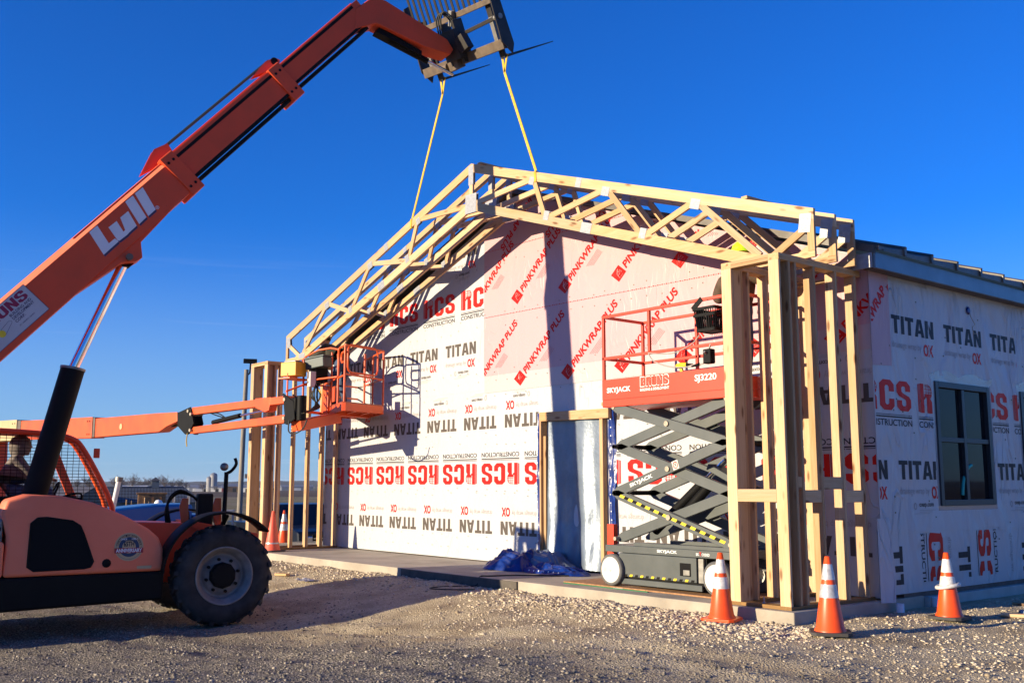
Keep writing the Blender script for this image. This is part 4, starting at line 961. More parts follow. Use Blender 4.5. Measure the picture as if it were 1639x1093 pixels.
G().beam((XL(-1.75), .02, 1.52), (XL(-1.28), .02, 1.30), .24, .08).build('cylinder_bracket', 'scgrey', sc_, bevel=.008)
G().box((XL(-3.32), -.30, .25), (XL(-3.20), -.22, .78)).build('entry_post', 'skyred', sc_, bevel=.005)
# deck and rails
DZ = 2.325
dk = G(); dx0, dx1 = XL(-3.27), XL(-.93)
dk.box((dx0, yN, DZ), (dx1, yF, DZ + .10)).build('deck', 'skyred', sc_, bevel=.006)
tb = G(); tb.box((dx0, yN, DZ + .101), (dx1, yN + .012, DZ + .37)).box((dx0, yF - .012, DZ + .101), (dx1, yF, DZ + .25)).box((dx0, yN + .0125, DZ + .101), (dx0 + .012, yF - .0125, DZ + .25)).box((dx1 - .012, yN + .0125, DZ + .101), (dx1, yF - .0125, DZ + .25))
tb = tb.build('toe_board', 'skyred', sc_)
Ib = Ink(); z0 = DZ + .15
Ib.add('white', T('SKYJACK', dx0 + .09, z0 + .02, .44, .088, .03)); Ib.add('white', word('BrUNS', dx0 + .70, z0 + .075, .50, .135, .05)); Ib.add('skyred', word('BrUNS', dx0 + .709, z0 + .084, .482, .117, .085))
Ib.add('white', T('BUILDING & DEVELOPMENT', dx0 + .70, z0 + .022, .50, .035, .03)); Ib.add('white', T('SJ3220', dx0 + 1.62, z0 + .055, .34, .105, .02))
k_ = {a: b for a, b in Ib.d.items()}
for i_, (mm_, of) in enumerate((('white', .0025), ('skyred', .0035))):
    Iq = Ink(); Iq.d = {mm_: k_[mm_]}; Iq.build(lambda x, z, of=of: (x, yN - of, z), tb)
Ib = Ink(); Ib.add('white', T('SKYJACK', -.13, .455, .33, .045, .03)); Ib.add('white', T('SKYJACK.CO', .5, .45, .22, .03, .02)); 
Ib.d.clear(); Ib.add('white', T('SKYJACK', -.13, .452, .33, .045, .03)); Ib.add('white', T('SK', .50, .455, .05, .032, .02)); Ib.add('inkred', T('Y', .553, .452, .03, .05, .03)); Ib.add('white', T('CODED', .59, .455, .12, .032, .02))
Ib.build(lambda x, z: (x, yN - .0025, z), sc_)
RT = DZ + .10 + 1.13
def rail(pts, r=.021, nm='guard_rail'): return G().tube(pts, r, 8).build(nm, 'skyred', sc_)
def sqr(p0, p1, nm='guard_rail', s_=.038): return G().beam(p0, p1, s_, s_, (0, 0, 1) if abs(p0[2] - p1[2]) < .5 else (0, 1, 0)).build(nm, 'skyred', sc_, bevel=.004)
yn, yf = yN + .02, yF - .02
for y in (yn, yf):
    sqr((dx0, y, RT), (dx1, y, RT)); sqr((dx0, y, DZ + .66), (dx1, y, DZ + .66))
    for x in ((dx0 + .02, dx1 - .02, XL(-1.18)) if y == yn else (dx0 + .02, dx1 - .02, dx0 + 1.0)): sqr((x, y, DZ + .1), (x, y, RT - .02), 'rail_post')
sqr((dx0 + .86, yn, DZ + .68), (dx0 + .86, yn, RT - .02), 'rail_post')
for x in (dx0 + .02, dx1 - .02):
    sqr((x, yn, RT), (x, yf, RT)); sqr((x, yn, DZ + .66), (x, yf, DZ + .66))
# things hanging in and on the platform
t = thing('milk_crate', 'black plastic crate hung inside the top rail of the red platform', 'crate', (-1.40, .52, 3.30))
g = G(); w0, w1 = .135, .165
for k in range(4):
    a = k * math.pi / 2; c, s_ = math.cos(a), math.sin(a)
    for i in range(9):
        u = -w1 + .02 + i * (2 * w1 - .04) / 8; x0, y0 = c * w0 - s_ * u * w0 / w1, s_ * w0 + c * u * w0 / w1; x1, y1 = c * w1 - s_ * u, s_ * w1 + c * u
        g.beam((x0, y0, -.12), (x1, y1, .14), .012, .016)
    for z, w_ in ((-.12, w0), (.14, w1), (.06, w1 * .97)):
        g.beam((c * w_ - s_ * w_, s_ * w_ + c * w_, z), (c * w_ + s_ * w_, s_ * w_ - c * w_, z), .02, .035)
g.box((-w0, -w0, -.13), (w0, w0, -.118)); g.build('crate_body', 'black', t)
G().beam((-.17, -.17, .14), (-.02, -.17, .26), .015, .07, (0, 0, 1)).build('lid_flap', 'black', t, bevel=.01)
t = thing('cordless_drill', 'yellow and black cordless drill lying on the edge of the red platform', 'drill', (-1.86, .49, 2.76))
G().tube([(-.10, 0, .03), (-.04, 0, .035), (.06, 0, .035)], [.03, .034, .028], 12).build('motor_housing', 'yellow', t); G().tube([(.06, 0, .035), (.10, 0, .035), (.16, 0, .035)], [.02, .014, .004], 10).build('chuck', 'black', t)
G().beam((-.04, 0, .01), (-.02, 0, -.06), .03, .04, (1, 0, 0)).build('handle', 'yellow', t, bevel=.006); G().box((-.07, -.03, -.085), (.02, .03, -.055)).build('battery', 'black', t, bevel=.005)
t = thing('control_cable', 'loose grey cable looped along the platform rail below the crate', 'cable', (-2.3, .47, 2.98))
G().tube(smoothp([(-.12, -.01, .02), (.1, -.02, -.01), (.35, -.02, -.02), (.62, -.02, .06), (.75, -.02, .16)]), .007, 6).build('cable', 'greycord', t); G().tube(smoothp([(-.12, -.01, .02), (.0, -.03, -.10), (.3, -.03, -.20), (.62, -.03, -.22), (.80, -.02, -.20)]), .008, 6).build('cable', 'greycord', t)
G().tube([(.62, -.03, -.22), (.74, -.03, -.205)], [.012, .022], 8).build('plug', 'black', t)
t = thing('platform_controller', 'black control box clamped to the rail post of the red platform', 'control box', (-1.42, .46, 2.86))
G().box((-.06, -.05, -.09), (.06, .05, .09)).build('box', 'black', t, bevel=.015); G().tube([(0, -.05, .03), (0, -.09, .05)], .015, 8).build('joystick', 'steel', t)
G().tube([(.0, 0, .09), (.03, 0, .15)], .012, 8).build('lever', 'steel', t)

# ================================================================== PEOPLE
def person(name, label, loc, rotz, J, up_m, low_m, head='skin', group=None, bulk=1.0, hands=True):
    """one continuous skinned body; J gives joints in local space"""
    t = thing(name, label, 'person', loc, rotz, group)
    pts, ed, rad = [], [], []
    idx = {}
    def add(k, p, r, par=None):
        idx[k] = len(pts); pts.append(p); rad.append(r)
        if par is not None: ed.append((idx[par], idx[k]))
    add('pelvis', J['pelvis'], .155); add('chest', J['chest'], .17, 'pelvis'); add('neck', J['neck'], .068, 'chest')
    hd = V(J['head']); add('jaw', tuple(hd + V(0, .015, -.07)), .075, 'neck'); add('head', tuple(hd), .098, 'jaw'); add('crown', tuple(hd + V(0, -.01, .08)), .075, 'head')
    for s_ in 'LR':
        add('sh' + s_, J['sh' + s_], .085 * bulk, 'chest'); add('el' + s_, J['el' + s_], .060 * bulk, 'sh' + s_); add('wr' + s_, J['wr' + s_], .040 * (1 + (bulk - 1) * .4), 'el' + s_)
        w_ = V(J['wr' + s_]); d = (w_ - V(J['el' + s_])).normalized(); a = d.cross(V(0, 0, 1)); a = a.normalized() if a.length > .1 else V(1, 0, 0)
        add('pa' + s_, tuple(w_ + d * .06), .034, 'wr' + s_)
        if hands:
            for q in range(4):
                f0 = w_ + d * .095 + a * (q - 1.5) * .021; ln = (.030, .036, .033, .026)[q]
                add('f%d' % q + s_, tuple(f0), .0095, 'pa' + s_); add('g%d' % q + s_, tuple(f0 + d * ln + V(0, 0, -.008)), .0088, 'f%d' % q + s_); add('h%d' % q + s_, tuple(f0 + d * (ln * 1.5) + V(0, 0, -.030)), .008, 'g%d' % q + s_)
            add('th' + s_, tuple(w_ + d * .045 - a * .045), .012, 'wr' + s_); add('ti' + s_, tuple(w_ + d * .085 - a * .058 + V(0, 0, -.012)), .010, 'th' + s_)
        add('hi' + s_, J['hi' + s_], .105, 'pelvis'); add('kn' + s_, J['kn' + s_], .072, 'hi' + s_); add('an' + s_, J['an' + s_], .052, 'kn' + s_)
        f = V(J['an' + s_]); fwd = V(J.get('foot', (0, .17, -.045))); add('to' + s_, tuple(f + fwd), .042, 'an' + s_)
    me = bpy.data.meshes.new('body'); me.from_pydata(pts, ed, []); o = bpy.data.objects.new('body', me); link(o)
    sk = o.modifiers.new('s', 'SKIN')
    for i, r in enumerate(rad): me.skin_vertices[0].data[i].radius = (r, r * (1.25 if i == 1 else 1))
    me.skin_vertices[0].data[0].use_root = True
    sk.use_smooth_shade = True; sb = o.modifiers.new('u', 'SUBSURF'); sb.levels = 2; sb.render_levels = 2
    dg = bpy.context.evaluated_depsgraph_get(); nm = bpy.data.meshes.new_from_object(o.evaluated_get(dg)); bpy.data.objects.remove(o)
    nm.materials.clear()
    for m_ in (up_m, low_m, head, 'boot'): nm.materials.append(M[m_])
    pel = V(J['pelvis']); P3 = [V(p) for p in pts]; inv = {v: k for k, v in idx.items()}
    for p in nm.polygons:
        c = p.center; k = inv[min(range(len(P3)), key=lambda i: (P3[i] - c).length - rad[i] * .5)]
        if k in ('head', 'crown', 'jaw'): s_ = 2
        elif k[:2] in ('pa', 'th', 'ti') or k[0] in 'fg' or k[:2] in ('h0', 'h1', 'h2', 'h3'): s_ = 2 if head == 'skin' else 0
        elif k[:2] in ('to',): s_ = 3
        elif k[:2] in ('hi', 'kn', 'an'): s_ = 1
        elif k == 'pelvis': s_ = 1 if c.z < pel.z else 0
        else: s_ = 0
        p.material_index = s_; p.use_smooth = True
    nm.name = 'body'; b = bpy.data.objects.new('body', nm); link(b, t)
    # face: eyes, nose, mouth, ears as small shaped pieces on the head
    g = G(); g.tube([hd + V(0, .085, .01), hd + V(0, .118, -.018), hd + V(0, .098, -.03)], [.010, .016, .010], 8); g.build('nose', head if head == 'skin' else 'skin', t)
    for s_ in (-1, 1):
        G().lathe([(.0001, -.012), (.009, -.008), (.012, 0), (.009, .008), (.0001, .012)], hd + V(s_ * .034, .088, .012), (0, 1, 0), 10).build('eye', 'white', t)
        G().lathe([(.0001, .0), (.016, .004), (.024, .012), (.0001, .016)], hd + V(s_ * .088, -.005, -.005), (s_, 0, 0), 10).build('ear', 'skin', t)
    G().tube([hd + V(-.022, .094, -.055), hd + V(0, .102, -.056), hd + V(.022, .094, -.055)], .005, 6).build('mouth', 'badgered', t)
    return t, hd
# worker on the scissor lift, arms raised to the truss heel
t, hd = person('person', 'worker in a lime hard hat and brown jacket standing on the scissor lift', (-1.36, .98, DZ + .12), R(-10),
    dict(pelvis=(0, 0, .98), chest=(.0, .03, 1.32), neck=(0, .03, 1.56), head=(.02, .06, 1.72), shL=(-.24, .02, 1.46), elL=(-.43, .02, 1.22), wrL=(-.36, .24, 1.36), shR=(.21, .02, 1.47), elR=(.34, .16, 1.36), wrR=(.26, .34, 1.55),
         hiL=(-.11, 0, .93), knL=(-.13, .03, .50), anL=(-.13, -.02, .09), hiR=(.11, 0, .93), knR=(.13, .02, .50), anR=(.13, -.03, .09)), 'browncoat', 'jeans', bulk=1.45)
g = G(); g.lathe([(.150, .0), (.128, .012), (.124, .05), (.105, .105), (.06, .142), (.0001, .150)], hd + V(0, .0, .045), (0, 0, 1), 26); g.grid(11, 4, lambda u, v: tuple(hd + V((.125 + .05 * v) * math.sin(R(-65 + 130 * u)), (.125 + .07 * v) * math.cos(R(-65 + 130 * u)), .052 - .012 * v)))
g.build('hard_hat', 'hat', t)
g = G(); g.tube([hd + V(0, -.02, .142 + .05), hd + V(0, .06, .178)], .012, 8); g.build('hat_ridge', 'hat', t)
G().tube([(.10 * math.cos(a), .03 + .085 * math.sin(a), 1.545 + .02 * math.sin(a)) for a in np.linspace(0, 6.283, 17)[:-1]], .028, 8, closed=True).build('collar', 'browncoat', t)
# worker in the orange basket, leaning forward over the truss heel
t, hd = person('person', 'worker in a dark cap and dark jacket leaning over inside the orange basket', (-11.55, 1.10, 2.87), R(108),
    dict(pelvis=(0, -.12, .88), chest=(0, .12, 1.12), neck=(0, .30, 1.26), head=(0, .40, 1.36), shL=(-.20, .22, 1.18), elL=(-.30, .42, 1.00), wrL=(-.18, .62, 1.10), shR=(.20, .22, 1.18), elR=(.30, .42, .98), wrR=(.20, .64, 1.08),
         hiL=(-.11, -.10, .84), knL=(-.13, .04, .46), anL=(-.14, -.06, .09), hiR=(.11, -.10, .84), knR=(.13, .03, .46), anR=(.14, -.07, .09)), 'darkcoat', 'jeans', bulk=1.3)
g = G(); g.lathe([(.112, .0), (.112, .04), (.09, .085), (.05, .11), (.0001, .118)], hd + V(0, 0, .03), (0, 0, 1), 20); g.grid(9, 3, lambda u, v: tuple(hd + V((.10) * math.sin(R(-60 + 120 * u)), .10 + .085 * v * math.cos(R(-60 + 120 * u)), .035 - .012 * v))); g.build('cap', 'black', t)

# ================================================================== ORANGE BOOM LIFT
SJ = V(-10.702, -.312, 0); gj = V(-.9945, -.1045, 0); nj = V(-.1045, .9945, 0)
jl = thing('boom_lift', 'orange articulating boom lift reaching its basket in front of the left trusses', 'boom lift', (-25.2, -1.9, -.95))
LJ = V(-25.2, -1.9, -.95)
def PJ(s_, z, off=0): return SJ + gj * s_ + nj * off + V(0, 0, z) - LJ
def jprism(name, poly, o0, o1, m, bevel=.006, parent=None):
    g = G(); g.prism(poly, lambda a, b: PJ(a, b, o0), lambda a, b: PJ(a, b, o1)); return g.build(name, m, parent or jl, bevel=bevel)
jprism('jib_arm', [(.10, 2.973), (3.74, 2.944), (3.74, 2.79), (.10, 2.835)], -.085, .085, 'jlg')
jprism('jib_arm', [(.08, 2.622), (3.83, 2.524), (3.83, 2.391), (.08, 2.470)], -.085, .085, 'jlg')
jprism('jib_arm', [(.66, 2.975), (1.22, 2.985), (1.20, 2.80), (.86, 2.70), (.72, 2.73)], -.0875, .0875, 'jlg')
for o_ in (-.12, .088):
    jprism('knuckle_plate', [(4.322, 2.854), (3.75, 2.955), (3.577, 2.60), (3.80, 2.375), (3.93, 2.381), (4.269, 2.569)], o_, o_ + .03, 'black')
    jprism('knuckle_plate', [(.20, 3.02), (-.17, 2.84), (-.22, 2.52), (.02, 2.42), (.14, 2.45), (.12, 2.60)], o_, o_ + .03, 'black')
for s_, z in ((3.70, 2.46), (3.82, 2.87), (.13, 2.55), (.12, 2.90), (3.70, 2.80)): G().tube([PJ(s_, z, -.14), PJ(s_, z, .14)], .035, 12).build('pin', 'bare', jl)
jprism('fly_boom', [(5.30, 2.895), (4.30, 2.872), (4.28, 2.675), (4.75, 2.588), (5.107, 2.479), (8.56, 2.47), (8.56, 2.925)], -.13, .13, 'jlg')
G().tube([PJ(7.0, 2.67, -.145), PJ(7.0, 2.67, -.125)], .07, 16).build('boom_boss', 'tan', jl)
jprism('slide_pad', [(8.56, 2.95), (8.44, 2.945), (8.44, 2.475), (8.56, 2.47)], -.145, .145, 'soffit')
jprism('mid_boom', [(8.562, 2.965), (13.25, 3.075), (13.25, 2.56), (8.562, 2.455)], -.165, .165, 'jlg')
for s_, z in ((8.70, 2.87), (8.82, 2.872), (8.70, 2.55), (8.82, 2.552)): G().tube([PJ(s_, z, -.172), PJ(s_, z, -.160)], .022, 8).build('bolt', 'black', jl)
jprism('slide_pad', [(13.25, 3.085), (13.50, 3.09), (13.50, 2.56), (13.25, 2.55)], -.175, .175, 'soffit')
jprism('base_boom', [(13.50, 3.12), (17.5, 3.20), (17.5, 2.58), (13.50, 2.54)], -.20, .20, 'tan')
for s_ in (13.62, 13.80):
    G().tube([PJ(s_, 3.02, -.207), PJ(s_, 3.02, -.195)], .022, 8).build('bolt', 'black', jl)
G().tube([PJ(1.0, 2.745, .02), PJ(1.95, 2.69, .02)], .022, 10).build('jib_rod', 'chrome', jl); G().tube([PJ(1.95, 2.69, .02), PJ(3.0, 2.60, .02)], .05, 12).build('jib_cylinder', 'black', jl)
G().tube([PJ(4.9, 2.60, .0), PJ(4.25, 2.60, .0)], .025, 8).build('link_rod', 'black', jl)
for dz in (0, .05): G().tube(smoothp([PJ(3.7, 2.80 - dz, -.04), PJ(3.2, 2.82 - dz * .5, -.05), PJ(2.7, 2.72 + dz, -.05), PJ(2.45, 2.66, 0)]), .012, 6).build('hose', 'black', jl)
G().tube(smoothp([PJ(3.80, 2.40, -.13), PJ(3.83, 2.25, -.13), PJ(3.80, 2.12, -.13)]), .012, 5).build('rope_end', 'strap', jl)
# rotator and basket mount
G().beam(PJ(-.12, 2.60, 0), PJ(-.12, 2.92, 0), .20, .20, (1, 0, 0)).build('rotator', 'black', jl, bevel=.02)
G().tube([PJ(-.26, 2.50, 0), PJ(-.26, 2.95, 0)], .09, 16).build('rotator_post', 'black', jl)
B0 = V(-10.05, .36, 2.86) - LJ; ba = V(-.953, .303, 0); bb = V(-.303, .953, 0)
A0 = B0 + ba * 1.88
BK0 = lambda a, b, z: tuple(B0 + ba * a + bb * b + V(0, 0, z))
mp0 = PJ(-.10, 2.40, 0); mp1 = B0 + ba * .75 + bb * .05 + V(0, 0, -.26)
G().beam(mp0, mp1, .30, .20, (0, 0, 1)).build('basket_support', 'jlg', jl, bevel=.015)
G().beam(BK0(1.62, -.02, -.22), BK0(1.50, -.02, .42), .05, .26, (1, 0, 0)).build('basket_bracket', 'jlg', jl, bevel=.01)
G().beam(BK0(1.40, -.05, -.20), BK0(1.36, -.05, .30), .05, .18, (1, 0, 0)).build('basket_bracket', 'jlg', jl, bevel=.01)
G().beam(B0 + ba * .9 + bb * .1 + V(0, 0, -.16), B0 + ba * .9 + bb * 1.0 + V(0, 0, -.16), .14, .10).build('basket_support', 'jlg', jl, bevel=.01)
def BK(a, b, z): return tuple(B0 + ba * a + bb * b + V(0, 0, z))
g = G(); L_, W_ = 1.88, 1.19; c = .07
pr = [(c, 0), (L_ - c, 0), (L_, c), (L_, W_ - c), (L_ - c, W_), (c, W_), (0, W_ - c), (0, c)]
g.prism(pr, lambda a, b: BK(a, b, -.02), lambda a, b: BK(a, b, -.005)); bfl = g.build('basket_floor', 'steel', jl)
g = G(); n = len(pr); ins = [(p[0] + (.012 if p[0] < L_ / 2 else -.012), p[1] + (.012 if p[1] < W_ / 2 else -.012)) for p in pr]
vs = [BK(*p, -.17) for p in pr] + [BK(*p, .0) for p in pr] + [BK(*p, .0) for p in ins] + [BK(*p, -.17) for p in ins]
g.add(vs, [(k * n + i, k * n + (i + 1) % n, ((k + 1) % 4) * n + (i + 1) % n, ((k + 1) % 4) * n + i) for k in range(4) for i in range(n)]); g.build('basket_skirt', 'jlg', jl)
for i in range(6): G().beam(BK(.15 + i * .30, .02, -.10), BK(.15 + i * .30, W_ - .02, -.10), .03, .10).build('floor_joist', 'jlg', jl)
for b in (.38, .78): G().beam(BK(.02, b, -.12), BK(L_ - .02, b, -.12), .04, .09).build('floor_joist', 'jlg', jl)
def brail(pts, r=.019, nm='basket_rail', k=6): return G().tube([V(*BK(*p)) for p in pts], r, 8).build(nm, 'jlg', jl)
H_ = 1.07
def loop(a0, a1, b, z0, z1, ax=0):
    q = .10; P4 = [(a0, z0 + q), (a0, z1 - q), (a0 + q * .3, z1 - q * .3), (a0 + q, z1), (a1 - q, z1), (a1 - q * .3, z1 - q * .3), (a1, z1 - q), (a1, z0 + q), (a1 - q * .3, z0 + q * .3), (a1 - q, z0), (a0 + q, z0), (a0 + q * .3, z0 + q * .3)]
    g = G().tube([V(*(BK(p[0], b, p[1]) if ax == 0 else BK(b, p[0], p[1]))) for p in P4], .019, 8, closed=True); return g.build('basket_gate', 'jlg', jl)
for a, b in ((.04, .04), (.04, W_ - .04), (L_ - .04, .04), (L_ - .04, W_ - .04), (.62, .04), (1.25, .04), (.9, W_ - .04), (.04, .60)):
    brail([(a, b, 0), (a, b, H_ if (a, b) != (.04, .60) else .95)], .021, 'rail_post')
brail([(.04, .04, H_), (.04, W_ - .04, H_)]) ; brail([(.04, .04, .52), (.04, W_ - .04, .50)])
brail([(.04, W_ - .04, H_), (L_ - .04, W_ - .04, H_)]); brail([(.04, W_ - .04, .52), (L_ - .04, W_ - .04, .52)])
brail([(.04, .04, .50), (L_ - .04, .04, .50)]); brail([(L_ - .04, .04, .50), (L_ - .04, W_ - .04, .50)]); brail([(L_ - .04, .04, .25), (L_ - .04, W_ - .04, .25)])
brail([(.04, .04, H_), (.55, .04, H_), (.60, .04, H_ - .04), (.62, .04, H_ - .20)])
brail([(.62, .04, H_ - .02), (.9, -.10, H_ + .03), (1.3, -.34, H_ + .01), (1.65, -.58, H_ - .10), (1.86, -.62, H_ - .16), (1.95, -.40, H_ - .20), (1.92, .0, H_ - .20)])
brail([(.04, .04, H_ - .12), (.30, .04, H_ - .12), (.36, .04, H_ - .16), (.36, .04, H_ - .26), (.30, .04, H_ - .31), (.10, .04, H_ - .31)])
brail([(1.80, -.60, -.10), (1.80, -.60, H_ - .14)], .022, 'rail_post'); brail([(1.84, -1.02, .05), (1.84, -1.02, .62)], .018, 'rail_post')
brail([(.62, .02, .52), (1.2, -.34, .50), (1.80, -.60, .42), (1.84, -1.05, .26)]); brail([(1.80, -.60, .20), (1.84, -1.05, .12)])
brail([(1.80, -.60, .42), (1.88, .0, .46)]); brail([(1.80, -.60, -.10), (1.80, .0, -.12)], .03)
brail([(.70, .04, H_ - .1), (.64, .04, H_ - .25), (.68, .04, H_ - .40)])
loop(.12, .98, .045, .56, H_ + .02, ax=1)
# console, tool boxes and hoses hung on the basket
G().beam(BK(1.25, -.24, .60), BK(1.75, -.30, .60), .26, .30, (0, 0, 1)).build('console', 'black', jl, bevel=.02)
G().beam(BK(.98, -.16, .84), BK(1.62, -.50, .80), .24, .20, (0, 0, 1)).build('tool_tray', 'greybox', jl, bevel=.015)
lid = G().beam(BK(.96, -.15, .955), BK(1.64, -.51, .915), .26, .03, (0, 0, 1)).build('tray_lid', 'greybox', jl, bevel=.008)
G().beam(BK(1.30, -.46, .50), BK(1.46, -.50, .50), .12, .30, (0, 0, 1)).build('control_box', 'paper', jl, bevel=.008)
yb = thing('wooden_parts_box', 'yellow paint-flecked box resting beside the grey tray at the basket corner', 'box', (-11.62, .02, 3.38))
g = G().beam((-.10, .0, .18), (.28, .13, .18), .30, .27); g.build('box', 'yellowbox', yb, bevel=.01); G().beam((-.06, .01, .335), (.22, .12, .335), .22, .04).build('parts', 'steel', yb, bevel=.015)
for i in range(12):
    r1, r2 = random.uniform(-.15, .15), random.uniform(-.12, .12)
    G().tube(smoothp([V(*BK(1.30 + r1 + i * .03, -.30 + r2, .48)), V(*BK(1.35 + r2, -.34 + r1, .2)), V(*BK(1.3 + r1, -.36 + r2 * .6, -.05)), PJ(-.35 + r2 * .5, 2.62, -.05)]), .011, 6).build('hose', 'yellow' if i == 4 else 'cord', jl)
G().tube(smoothp([PJ(-.05, 2.50, -.12), PJ(-.10, 2.30, -.16), PJ(-.35, 2.24, -.2), PJ(-.62, 2.32, -.2), PJ(-.72, 2.48, -.18)]), .013, 6).build('hose', 'cord', jl)
G().beam(BK(1.84, -.56, .515), BK(1.84, -1.12, .515), .30, .025, (0, 0, 1)).build('tray_shelf', 'jlg', jl)
G().beam(BK(.75, .0, .20), BK(.95, .0, .20), .03, .30).build('kick_panel', 'jlg', jl, bevel=.01)
# turret and wheels, off to the side
tur = G(); tur.box((-2.2, -1.0, .95), (1.2, 1.0, 1.9)).build('turret', 'jlg', jl, bevel=.08); G().beam((-1.0, 0, 1.8), (-1.3, 0, 4.1), .5, .7, (1, 0, 0)).build('riser', 'jlg', jl, bevel=.03)
G().beam((-1.3, 0, 3.85), PJ(17.4, 2.9, 0), .40, .55).build('base_boom', 'tan', jl, bevel=.02)
G().box((-1.6, -1.0, .45), (1.6, 1.0, .93)).build('chassis', 'tan', jl, bevel=.05)
for x in (-1.25, 1.25):
    for y in (-1.1, 1.1):
        w_ = G().lathe([(.22, -.17), (.44, -.17), (.47, -.12), (.47, .12), (.44, .17), (.22, .17)], (x, y, .47), (0, 1, 0), 24).build('wheel', 'rubber', jl); G().lathe([(.22, -.12), (.05, -.10), (.05, .10), (.22, .12)], (x, y, .47), (0, 1, 0), 20).build('rim', 'tan', w_)

# ================================================================== TELEHANDLER
TA = R(8.4); TO = V(-7.136, -3.578, -.46)
te = thing('telehandler', 'faded red telehandler holding the front truss from its raised fork carriage', 'telehandler', TO, -TA)
def toL(p):                    # world -> machine frame
    d = V(*p) - TO; c, s_ = math.cos(TA), math.sin(TA); return V(d.x * c - d.y * s_, d.x * s_ + d.y * c, d.z)
def rp(poly, x0, x1):          # profile (y, z) extruded over x
    g = G(); g.prism(poly, lambda y, z: (x0, y, z), lambda y, z: (x1, y, z)); return g
# chassis
rp([(.62, .70), (.62, 1.10), (-.10, 1.27), (-.85, 1.30), (-5.6, 1.25), (-5.6, .55), (-.2, .52)], -.42, .42).build('chassis', 'telered', te, bevel=.02)
rp([(.75, .95), (.75, 1.12), (-.15, 1.305), (-.15, 1.22)], -.46, .46).build('chassis_cap', 'telered', te, bevel=.01)
rp([(-.63, .38), (-.62, .725), (-5.4, .70), (-5.4, .42), (-2.5, .33)], .44, 1.16).build('side_skirt', 'black', te, bevel=.03)
rp([(-.63, .38), (-.62, .725), (-5.4, .70), (-5.4, .42), (-2.5, .33)], -1.16, -.44).build('side_skirt', 'black', te, bevel=.03)
for y in (.10, -3.75): G().tube([(-.95, y, .64), (.95, y, .64)], .13, 14).build('axle', 'black', te)
# engine hood
hp = [(-.632, .728), (-.645, 1.0), (-.70, 1.13), (-.815, 1.235), (-1.11, 1.405), (-1.48, 1.565), (-1.83, 1.645), (-2.20, 1.665), (-2.42, 1.60), (-2.47, 1.45), (-2.40, 1.18), (-2.42, .72)]
hood = rp(hp, .46, 1.17).build('hood', 'salmon', te, bevel=.075, seg=5)
for p in hood.data.polygons: p.use_smooth = True
vt = [(-2.165, .83), (-2.15, 1.33), (-2.08, 1.39), (-1.98, 1.395), (-1.70, 1.35), (-1.61, 1.29), (-1.57, 1.20), (-1.45, .87), (-1.48, .81), (-1.55, .795), (-2.10, .785)]
rp(vt, 1.155, 1.1735).build('engine_vent', 'blackgloss', hood, bevel=.002)
fr = [(p[0] + (.0), p[1]) for p in vt]
G().tube([V(1.172, *p) for p in vt], .011, 6, closed=True).build('vent_seal', 'black', hood)
G().lathe([(.052, 0), (.050, .006), (.03, .008)], (1.17, -1.30, .845), (1, 0, 0), 12).build('filler_hole', 'blackgloss', hood)
rp([(-.95, .765), (-.95, .80), (-.78, .80), (-.78, .765)], 1.172, 1.1735).build('small_decal', 'gold', hood)
G().add([(.62, -2.12, 1.668), (1.0, -2.10, 1.668), (1.0, -1.76, 1.640), (.62, -1.60, 1.612)], [(0, 1, 2, 3)]).build('hood_pad', 'black', hood)
# anniversary badge
def disc(r, x, m, nm='badge_disc', c=(-1.05, 1.03)): return G().lathe([(r, 0), (r, .0008)], (x, c[0], c[1]), (1, 0, 0), 36, smooth=False).build(nm, m, hood)
disc(.168, 1.1715, 'gold'); disc(.150, 1.1728, 'navy'); disc(.147, 1.1730, 'gold'); disc(.118, 1.1743, 'navy'); disc(.078, 1.1756, 'gold')
G().box((1.1769, -1.215, .958), (1.1785, -.885, 1.018)).build('badge_ribbon', 'badgered', hood)
Ib = Ink(); Ib.add('inkblack', T('65TH', -.062, .005, .12, .062, .03)); Ib.add('inkblack', T('ACADEMY', -.05, .078 - .006, .10, .012, .01))
Ib.add('white', T('ANNIVERSARY', -.150, -.064, .30, .045, .03)); Ib.add('white', T('SINCE', -.10, .082, .075, .022, .02), None); Ib.add('white', T('1951', .03, .082, .065, .022, .02))
st = 'CONSTRUCTION EXCELLENCE'
for i, ch_ in enumerate(st):
    if ch_ == ' ': continue
    a = R(170 - 160 * i / (len(st) - 1)); Ib.add('inkblack', T(ch_, -.008, 0, .015, .022, .02), rot2(.126 * math.cos(a), .126 * math.sin(a), math.degrees(a) - 90))
Ib.build(lambda u, v: (1.1795, -1.05 + u, 1.03 + v), hood)
def lean(o):
    for v in o.data.vertices:
        if v.co.x > .9: v.co.x -= .085 * (v.co.z - .73)
for o_ in [hood] + list(hood.children): lean(o_)
# rear of the engine bay
rp([(-2.44, .75), (-2.44, 1.38), (-2.95, 1.40), (-2.95, .75)], .52, 1.08).build('radiator_box', 'steel', te, bevel=.02)
for i in range(6): G().box((1.081, -2.93, .80 + .09 * i), (1.092, -2.46, .84 + .09 * i)).build('grille_slat', 'black', te)
rp([(-2.42, .72), (-2.42, 1.12), (-2.52, 1.14), (-2.60, .72)], .7, 1.16).build('hood_corner', 'salmon', te, bevel=.03)
rp([(-3.0, .70), (-3.0, 1.62), (-5.5, 1.5), (-5.9, 1.3), (-5.9, .60)], .44, 1.15).build('counterweight', 'salmon', te, bevel=.06)
